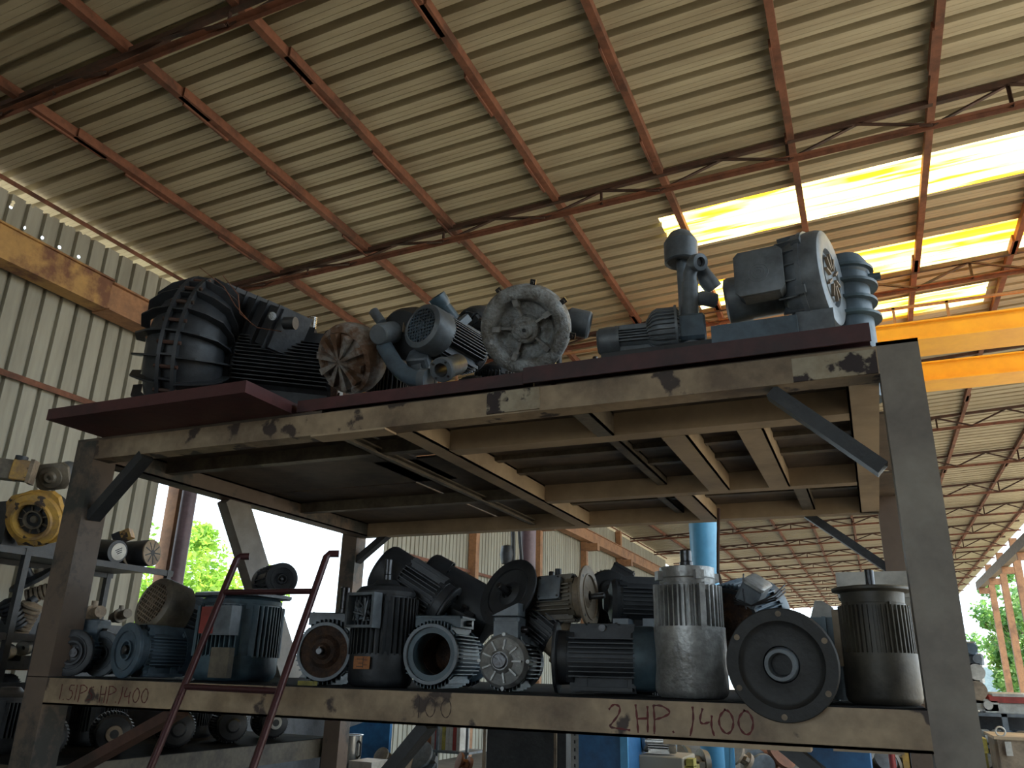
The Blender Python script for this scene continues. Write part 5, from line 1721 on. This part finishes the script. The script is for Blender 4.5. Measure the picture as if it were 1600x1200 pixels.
for (y, lab) in ((4.3, 'grimy engine block low on the side shelf, nearer one'), (4.85, 'grimy engine block low on the side shelf, farther one'), (5.4, 'grimy engine block low on the side shelf, behind the rack post')):
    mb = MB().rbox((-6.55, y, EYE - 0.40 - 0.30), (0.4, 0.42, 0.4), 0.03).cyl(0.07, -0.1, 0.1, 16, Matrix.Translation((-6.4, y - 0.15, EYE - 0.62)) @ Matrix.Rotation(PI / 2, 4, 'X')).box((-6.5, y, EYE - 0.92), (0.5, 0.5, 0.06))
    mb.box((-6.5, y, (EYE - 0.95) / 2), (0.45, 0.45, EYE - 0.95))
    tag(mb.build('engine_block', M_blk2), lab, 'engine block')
# small clutter seen past the cowl
for (px, py, r, lab, m) in ((148, 945, 0.05, 'small tan pump lying at the wall end beyond the rack', M_tan), (190, 948, 0.04, 'small grey valve at the wall end beyond the rack', M_olive)):
    P = at(px, py, x=-5.6)
    P = A((P.x, P.y, P.z))
    e = empty('small_pump', P, lab, 'pump')
    P.z -= 0.07
    T = frame(P, (0.9, -0.3, 0.1))
    MB().lathe([(0, -0.12), (r, -0.12), (r, -0.02), (r * 1.4, -0.02), (r * 1.4, 0.02), (r * 0.9, 0.02), (r * 0.9, 0.14), (0, 0.14)], 20, T).build('pump_body', m, e)
    MB().cyl(r * 0.5, -r, r * 2, 12, Matrix.Translation(P)).build('outlet', m, e)
P = at(170, 960, x=-5.6)
mb = MB().box((P.x, P.y, (P.z - 0.09) / 2), (0.4, 0.9, P.z - 0.09))
tag(mb.build('steel_cabinet', M_blk2, None, False), 'dark low cabinet carrying the small pumps at the wall end', 'cabinet')

# ------------------------------------------------------------------ things seen under the lower deck
def block(name, label, cat, px, py0, py1, wpx, y, m, depth=0.5, floor=False):
    p = at(px, py0, y=y)
    q = at(px, py1, y=y)
    wd = wpx * (p - CAM).length / F * 0.94
    z0 = 0 if floor else q.z
    mb = MB().box((p.x, y + depth / 2, (p.z + z0) / 2), (wd, depth, p.z - z0))
    return tag(mb.build(name, m, None, False), label, cat)


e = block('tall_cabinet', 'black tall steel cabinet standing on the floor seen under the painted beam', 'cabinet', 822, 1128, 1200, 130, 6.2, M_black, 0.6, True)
p = at(757, 1160, y=6.19)
mb = MB()
for q in (757, 868):
    p = at(q, 1160, y=6.18)
    mb.box((p.x, 6.18, 0.62), (0.02, 0.02, 1.24))
fr = mb.build('edge_strip', M_tan, e, False)
e = block('blue_machine_cabinet', 'blue enamelled machine cabinet with a pale worn edge under the painted price', 'cabinet', 942, 1130, 1200, 78, 5.6, M_bluebox, 0.5, True)
p = at(974, 1165, y=5.57)
MB().box((p.x, 5.6, 0.6), (0.05, 0.04, 1.2)).build('worn_edge', M_blue, e, False)
p = at(896, 1165, y=5.7)
mb = MB().box((p.x, 5.75, 0.62), (0.06, 0.04, 1.24))
o = tag(mb.build('slotted_angle_post', M_white, None, False), 'pale slotted angle post between the black and the blue cabinets', 'post')
mb = MB()
for k in range(10):
    mb.box((p.x, 5.728, 0.75 + 0.05 * k), (0.01, 0.004, 0.022))
mb.build('slots', M_black, o, False)
block('blue_bin', 'bright blue steel bin seen under the right end of the painted beam', 'bin', 1306, 1150, 1200, 84, 5.4, M_bluebox, 0.5, True)
# pot
P = at(547, 1165, y=5.8)
mb = MB().lathe([(0.0, -0.12), (0.088, -0.12), (0.09, -0.1), (0.092, 0.075), (0.1, 0.08), (0.088, 0.08), (0.085, -0.11), (0, -0.11)], 32, Matrix.Translation(P))
e = tag(mb.build('steel_pot', M_steel), 'shiny stainless steel pot on a dark stand below the deck', 'pot')
mb = MB().tube([P + A((0.09, -0.02, 0.04)), P + A((0.12, -0.03, 0.02)), P + A((0.12, -0.03, -0.06)), P + A((0.09, -0.02, -0.08))], 0.008, 8)
mb.build('handle', M_black, e)
tag(MB().cyl(0.10, 0, P.z - 0.122, 20, Matrix.Translation((P.x, P.y, 0))).build('round_stand', M_black), 'black round stand carrying the steel pot', 'stand')
# blue tarp panel behind the pot
a = at(560, 1135, y=6.6)
mb = MB().prism([(-0.30, -0.5), (0.28, -0.5), (0.28, 0.19), (0.18, 0.19), (-0.25, 0.05)], -0.02, 0.02, frame(A((a.x, 6.7, a.z - 0.1)), (0, -1, 0)))
mb.box((a.x, 6.7, (a.z - 0.6) / 2), (0.5, 0.04, a.z - 0.6))
tag(mb.build('blue_sheet', M_bluebox, None, False), 'leaning blue sheet panel behind the steel pot', 'panel')
e = block('paper_box', 'crumpled cream paper wrapped box under the pot by the black brace', 'box', 563, 1190, 1200, 40, 5.5, M_white, 0.25, True)
# shelf of files
P0 = at(683, 1172, y=7.0)
fs = empty('file_shelf', (P0.x, 7.1, 0), 'low grey shelf carrying a row of orange and white files', 'shelf')
MB().box((P0.x + 0.05, 7.15, P0.z - 0.01), (0.56, 0.34, 0.02)).build('shelf_board', M_slate, fs, False)
for dx in (-0.2, 0.0, 0.3):
    MB().box((P0.x + dx, 7.0, (P0.z + 0.3) / 2), (0.022, 0.022, P0.z + 0.3)).build('upright', M_slate, fs, False)
x = P0.x - 0.15
k = 0
fcols = [M_orange, M_orange, M_white, M_redp, M_white, M_yell, M_white, M_white, M_redp, M_white]
flab = {M_orange: 'orange', M_white: 'white', M_redp: 'red', M_yell: 'yellow'}
for k, m in enumerate(fcols):
    o = MB().box((0, 0, 0), (0.034, 0.2, 0.27 - 0.01 * (k % 3))).build('file_binder', m, None, False, Matrix.Translation((x, 7.15, P0.z + 0.135 - 0.005 * (k % 3))))
    lab_ = flab[m] + ' file binder standing on the low grey shelf' + (' at its orange end' if k == 0 else ', beside the first orange one' if k == 1 else ', %s of its colour' % {2: 'first', 3: 'first', 4: 'second', 5: 'only one', 6: 'third', 7: 'fourth', 8: 'second', 9: 'last'}[k])
    tag(o, lab_, 'file', 'file binders on the low shelf')
    x += 0.037
# silver finned motor on a concrete block
P = at(1030, 1158, y=6.0)
motor('bright silver finned motor lying on a concrete block under the painted price', mz(P, (-0.98, -0.15, 0)), 0.07, 0.17, M_steel, fin='quad', fh=0.01, cowl=0.2, shaft=0.12, rs=0.02, grille=False)
mb = MB().rbox((P.x + 0.02, 6.07, (P.z - 0.085) / 2), (0.34, 0.4, P.z - 0.085), 0.01)
tag(mb.build('concrete_block', M_dirt, None, False), 'rough pale concrete block under the silver finned motor', 'block')
P = at(1078, 1195, y=6.0)
mb = MB().box((P.x, 6.0, P.z / 2), (0.09, 0.2, P.z)).box((P.x + 0.02, 5.95, P.z + 0.02), (0.05, 0.1, 0.05))
tag(mb.build('yellow_canister', M_yell, None, False), 'small yellow canister beside the concrete block', 'canister')
P = at(1130, 1185, y=6.4)
mb = MB().box((P.x + 0.03, 6.5, 0.58), (0.07, 0.02, 1.16)).bar((P.x - 0.03, 6.5, 0.0), (P.x + 0.06, 6.5, 1.16), 0.03, 0.02)
tag(mb.build('blue_curtain_strip', M_blue, None, False), 'pale blue strip panel beside the foot of the blue column', 'panel')
random.seed(11)
k = 0
clut = [('bench_vise', M_olive, 'olive bench vise'), ('gear_casting', M_tan, 'tan gear casting'), ('motor_cover', M_slate, 'slate motor cover'), ('pipe_stub', M_rust, 'rusty pipe stub'), ('black_pump', M_blk2, 'black round pump')]
wheres = ['left of the black brace under the deck', 'right of the black brace under the deck', 'by the file shelf', 'in front of the black cabinet', 'beside the concrete block', 'left of the blue strip panel', 'right of the blue strip panel', 'between the blue strip and the blue bin', 'near the black slanting brace at the blue bin', 'right of the blue bin', 'next to the big grey post foot']
for i, px in enumerate((600, 625, 660, 725, 1050, 1085, 1160, 1185, 1210, 1380, 1400)):
    nm, m, lb_ = clut[i % 5]
    P = at(px, 1185 + 8 * (i % 2), y=6.6 + 0.15 * (i % 3))
    r = 0.06 + 0.02 * (i % 3)
    T = frame(P, (random.uniform(-1, 1), -0.6, random.uniform(-.3, .8)))
    mb = MB().lathe([(0, -r), (r, -r), (r * 1.1, -r * .5), (r * 0.6, -r * .4), (r * 0.6, r * .5), (r * 1.25, r * .6), (r * 1.25, r * .9), (r * .4, r), (0, r)], 20, T).box((r * .4, 0, 0), (r * 2, r * .5, r * .5), T)
    tag(mb.build(nm, m), lb_ + ' piled ' + wheres[i], 'machine part')
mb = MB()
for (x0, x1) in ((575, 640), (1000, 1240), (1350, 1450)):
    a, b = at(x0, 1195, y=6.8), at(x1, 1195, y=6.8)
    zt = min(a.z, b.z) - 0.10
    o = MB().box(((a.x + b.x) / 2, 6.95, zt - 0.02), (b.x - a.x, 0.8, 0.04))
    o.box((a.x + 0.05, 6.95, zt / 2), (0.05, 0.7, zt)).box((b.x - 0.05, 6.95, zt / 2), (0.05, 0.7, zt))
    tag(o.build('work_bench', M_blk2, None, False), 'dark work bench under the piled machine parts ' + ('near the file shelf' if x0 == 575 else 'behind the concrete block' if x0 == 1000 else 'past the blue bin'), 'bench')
P = at(1405, 1180, y=6.2)
for (px, m, lab, nm) in ((1393, M_redp, 'small red bottle under the beam end near the grey post', 'bottle'), (1416, M_ochre, 'ochre yellow upright strip near the foot of the grey post', 'strip_post'), (1426, M_white, 'white upright strip near the foot of the grey post', 'strip_post'), (1443, M_colb, 'brown wooden post right against the grey rack post foot', 'wooden_post')):
    P = at(px, 1178, y=6.1)
    mb = MB().lathe([(0, 0), (0.04, 0), (0.045, P.z * .8), (0.02, P.z * .92), (0.02, P.z), (0, P.z)], 14, Matrix.Translation((P.x, 6.1, 0))) if nm == 'bottle' else MB().box((P.x, 6.1, P.z * .55), (0.05, 0.05, P.z * 1.1))
    tag(mb.build(nm, m, None, nm == 'bottle'), lab, nm.replace('_', ' '))

# ------------------------------------------------------------------ shelf at the yard side with parts
def far(px, py, y=8.0):
    return at(px, py, y=y)


ys = 8.0
p0 = far(1478, 1112)
p1 = far(1640, 1112)
zt = p0.z
hs_ = empty('parts_rack', ((p0.x + p1.x) / 2, ys, 0), 'dark metal parts rack on the yard side beyond the big grey post', 'rack')
for dz in (0, -0.24, -0.42, -0.7):
    MB().box(((p0.x + p1.x) / 2, ys + 0.3, zt + dz - 0.012), (p1.x - p0.x, 0.6, 0.024)).build('shelf_board', M_slate, hs_, False)
for px in (1478, 1568, 1640):
    p = far(px, 1112)
    MB().box((p.x, ys + 0.02, zt / 2), (0.04, 0.04, zt)).build('upright', M_slate, hs_, False)
MB().box(((p0.x + p1.x) / 2, ys + 0.6, zt / 2), (p1.x - p0.x, 0.01, zt)).build('dark_backing', M_black, hs_, False)
stuff = [(1512, 1100, 70, 14, M_white, 'pale flat cylinder head lying on top of the parts rack'), (1572, 1106, 56, 12, M_white, 'white flat carton at the base of the red stack on the parts rack'), (1572, 1092, 46, 9, M_redp, 'red carton lying on the white one on the parts rack'), (1572, 1085, 40, 5, M_white, 'thin white lid on the red carton'),
         (1508, 1078, 40, 30, M_tan, 'tan engine casting on top of the parts rack next to the grey post'), (1506, 1050, 42, 26, M_white, 'pale grey motor drum stacked on the tan casting'), (1508, 1030, 40, 14, M_slate, 'slate flat cover near the top of the pile'), (1502, 1014, 34, 18, M_navy, 'blue cap piece at the very top of the pile')]
prevz = {}
for (px, py, wp, hp, m, lab) in stuff:
    p = far(px, py, 8.2)
    s_ = (p - CAM).length / F
    mb = MB().rbox((0, 0, 0), (wp * s_, 0.22, hp * s_), 0.02)
    if hp > 13:
        mb.cyl(hp * s_ * 0.38, -0.14, 0.14, 16, Matrix.Translation((wp * s_ * .3, 0, 0)) @ Matrix.Rotation(PI / 2, 4, 'X'))
    o = mb.build('carton' if 'carton' in lab or 'lid' in lab else 'engine_casting', m, None, True, Matrix.Translation((p.x, 8.2, max(p.z, zt + hp * s_ / 2))))
    tag(o, lab, 'box' if 'carton' in lab or 'lid' in lab else 'machine part')
p = far(1600, 1088, 8.2)
tag(MB().lathe([(0, -0.08), (0.09, -0.08), (0.1, 0.02), (0.05, 0.08), (0, 0.08)], 18).build('orange_helmet', M_crane, None, True, Matrix.Translation((p.x, 8.2, zt + 0.08))), 'orange rounded cap at the end of the parts rack top', 'cap')
random.seed(5)
labs = ['tan casting on the upper rack shelf next to the grey post', 'pale casting on the upper rack shelf, further along', 'slate casting on the rack shelf right of the upright', 'tan tilted casting right of the upright', 'dark flat part on the second rack shelf', 'cream gear part on the second rack shelf',
        'tan block on the second rack shelf right of the upright', 'rough dark casting on the lowest rack shelf', 'pale casting on the lowest rack shelf']
for i, (px, py, m) in enumerate(((1505, 1128, M_tan), (1545, 1130, M_white), (1580, 1128, M_slate), (1597, 1126, M_tan), (1505, 1150, M_blk2), (1540, 1148, M_white), (1590, 1150, M_tan), (1510, 1185, M_blk2), (1530, 1180, M_tan))):
    lv = zt + (-0.24 if py < 1140 else -0.42 if py < 1160 else -0.7)
    p = far(px, py, 8.1)
    r = 0.055
    T = Matrix.Translation((p.x, 8.15, lv + r * 1.1)) @ Matrix.Rotation(random.uniform(0, 3), 4, 'Z') @ Matrix.Rotation(PI / 2, 4, 'X')
    mb = MB().lathe([(0, -0.1), (r, -0.1), (r, -0.03), (r * .6, -0.02), (r * .6, 0.04), (r * .95, 0.05), (r * .95, 0.1), (0, 0.1)], 18, T)
    mb.box((0, 0, 0), (r * 1.6, r * 1.4, 0.12), T)
    tag(mb.build('small_casting', m), labs[i], 'machine part')
p = at(1580, 1152, y=7.0)
e = empty('tool_cabinet', (p.x, 7.2, 0), 'cream grey metal tool cabinet with latches in front of the parts rack', 'cabinet')
q = at(1558, 1155, y=7.0)
MB().box((q.x + 0.45, 7.3, q.z / 2), (0.9, 0.6, q.z)).build('cabinet_body', M_tan, e, False)
MB().box((q.x + 0.45, 7.3, q.z + 0.01), (0.94, 0.64, 0.02)).build('top_lid', M_creamclean, e, False)
for px in (1574, 1579):
    p = at(px, 1170, y=6.98)
    MB().box((p.x, 6.985, p.z), (0.02, 0.02, 0.09)).build('latch', M_white, e, False)
MB().lathe([(0.03 + 0.006 * math.cos(a), 0.006 * math.sin(a)) for a in [i * PI / 4 for i in range(9)]], 16, Matrix.Translation((q.x + 0.03, 7.02, q.z + 0.05)) @ Matrix.Rotation(PI / 2, 4, 'X')).build('lifting_eye', M_white, e)
p = at(1536, 1165, y=7.05)
tag(MB().rbox((p.x - 0.02, 7.15, p.z), (0.10, 0.2, 0.1), 0.01).box((p.x, 7.15, (p.z - .05) / 2), (0.05, 0.05, p.z - .05)).build('yellow_gearbox', M_yell), 'small yellow gearbox left of the cream tool cabinet', 'gearbox')

# ------------------------------------------------------------------ trees outside
def leafcloud(n, size, rad, m, name, parent, M, flat=1.0, seed=1):
    rnd = random.Random(seed)
    mb = MB()
    blobs = [(rnd.gauss(0, .42), rnd.gauss(0, .42), rnd.gauss(0, .42) * flat, rnd.uniform(.18, .42)) for _ in range(22)]
    for i in range(n):
        b = rnd.choice(blobs)
        d = Vector((rnd.gauss(0, 1), rnd.gauss(0, 1), rnd.gauss(0, 1))).normalized() * (rnd.random() ** .4) * b[3]
        p = Vector(((b[0] + d.x) * rad, (b[1] + d.y) * rad, (b[2] + d.z) * rad))
        u = Vector((rnd.gauss(0, 1), rnd.gauss(0, 1), rnd.gauss(0, 1) * .6)).normalized()
        v = u.orthogonal().normalized()
        v = (v + u.cross(v) * rnd.uniform(-1, 1)).normalized()
        s_ = size * rnd.uniform(.6, 1.3)
        mb.add([p - u * s_, p - v * s_ * .42, p + u * s_, p + v * s_ * .42], [(0, 1, 2, 3)])
    o = mb.build(name, m, parent, False, 'local')
    o.matrix_basis = M
    return o


def tree(x, y, h, rad, label, m, seed, n=5000, size=.11, group=None, stems=1):
    e = empty('leafy_tree', (x, y, 0), label, 'tree', group)
    rnd = random.Random(seed)
    mb = MB()
    for k in range(stems):
        dx, dy = rnd.uniform(-.3, .3), rnd.uniform(-.3, .3)
        mb.tube([(dx, dy, -0.1), (dx * 1.5, dy, h * .35), (dx * 2 + .2, dy, h * .7)], [0.07, 0.05, 0.02], 8)
        for q in range(5):
            z = h * rnd.uniform(.3, .7)
            mb.tube([(dx * 1.5, dy, z), (dx + rnd.uniform(-1, 1) * rad * .7, dy + rnd.uniform(-1, 1) * rad * .7, z + rad * .5)], [0.025, 0.008], 6)
    mb.build('trunk', M_bark, e, True, 'local')
    leafcloud(n, size, rad, m, 'foliage', e, Matrix.Translation((0, 0, h * .62)), 1.15, seed)
    return e


tree(-12.2, 12.2, 4.2, 1.5, 'bright green leafy tree seen through the wall opening near the ladder', M_leaf, 3, 7000, .075)
tree(-15.6, 16.6, 4.6, 1.9, 'bright green tree behind the leafy one in the wall opening', M_leaf, 8, 6000, .085)
tree(-11.2, 9.6, 3.4, 1.0, 'low green bush tree at the near side of the wall opening', M_leaf, 5, 4500, .065)
labs = ['nearest green yard tree behind the orange columns', 'second green yard tree behind the orange columns', 'third green yard tree behind the orange columns', 'deep green tree beyond the far end of the shed, nearest the columns', 'deep green tree beyond the far end of the shed, furthest off']
for i, (x, y, h, r) in enumerate(((6.9, 41, 5.2, 1.9), (7.0, 49.5, 5.6, 2.3), (7.4, 58.5, 5.8, 2.5), (4.2, 69, 6.2, 2.6), (11.5, 72, 7.0, 3.0))):
    tree(x, y, h, r, labs[i], M_leafd, 20 + i, 5500, .19, stems=4)
mb = MB().box((9, 80, 1.4), (30, 0.2, 2.8))
tag(mb.build('boundary_fence', mat('pale blue washed render', (0.34, 0.44, 0.48), 0.8, 0, (0.26, 0.35, 0.4), 1.0), None, False), 'pale blue rendered boundary wall beyond the yard trees', 'fence')
# utility pole far outside the opening
mb = MB().cyl(0.09, 0, 6.0, 8, Matrix.Translation((-26.0, 38.0, 0))).box((-26.0, 38, 5.6), (1.2, 0.1, 0.1)).box((-26, 38, 5.0), (0.9, 0.1, 0.1))
tag(mb.build('utility_pole', M_bark), 'thin distant utility pole seen in the white sky of the opening', 'pole')
bpy.context.view_layer.update()
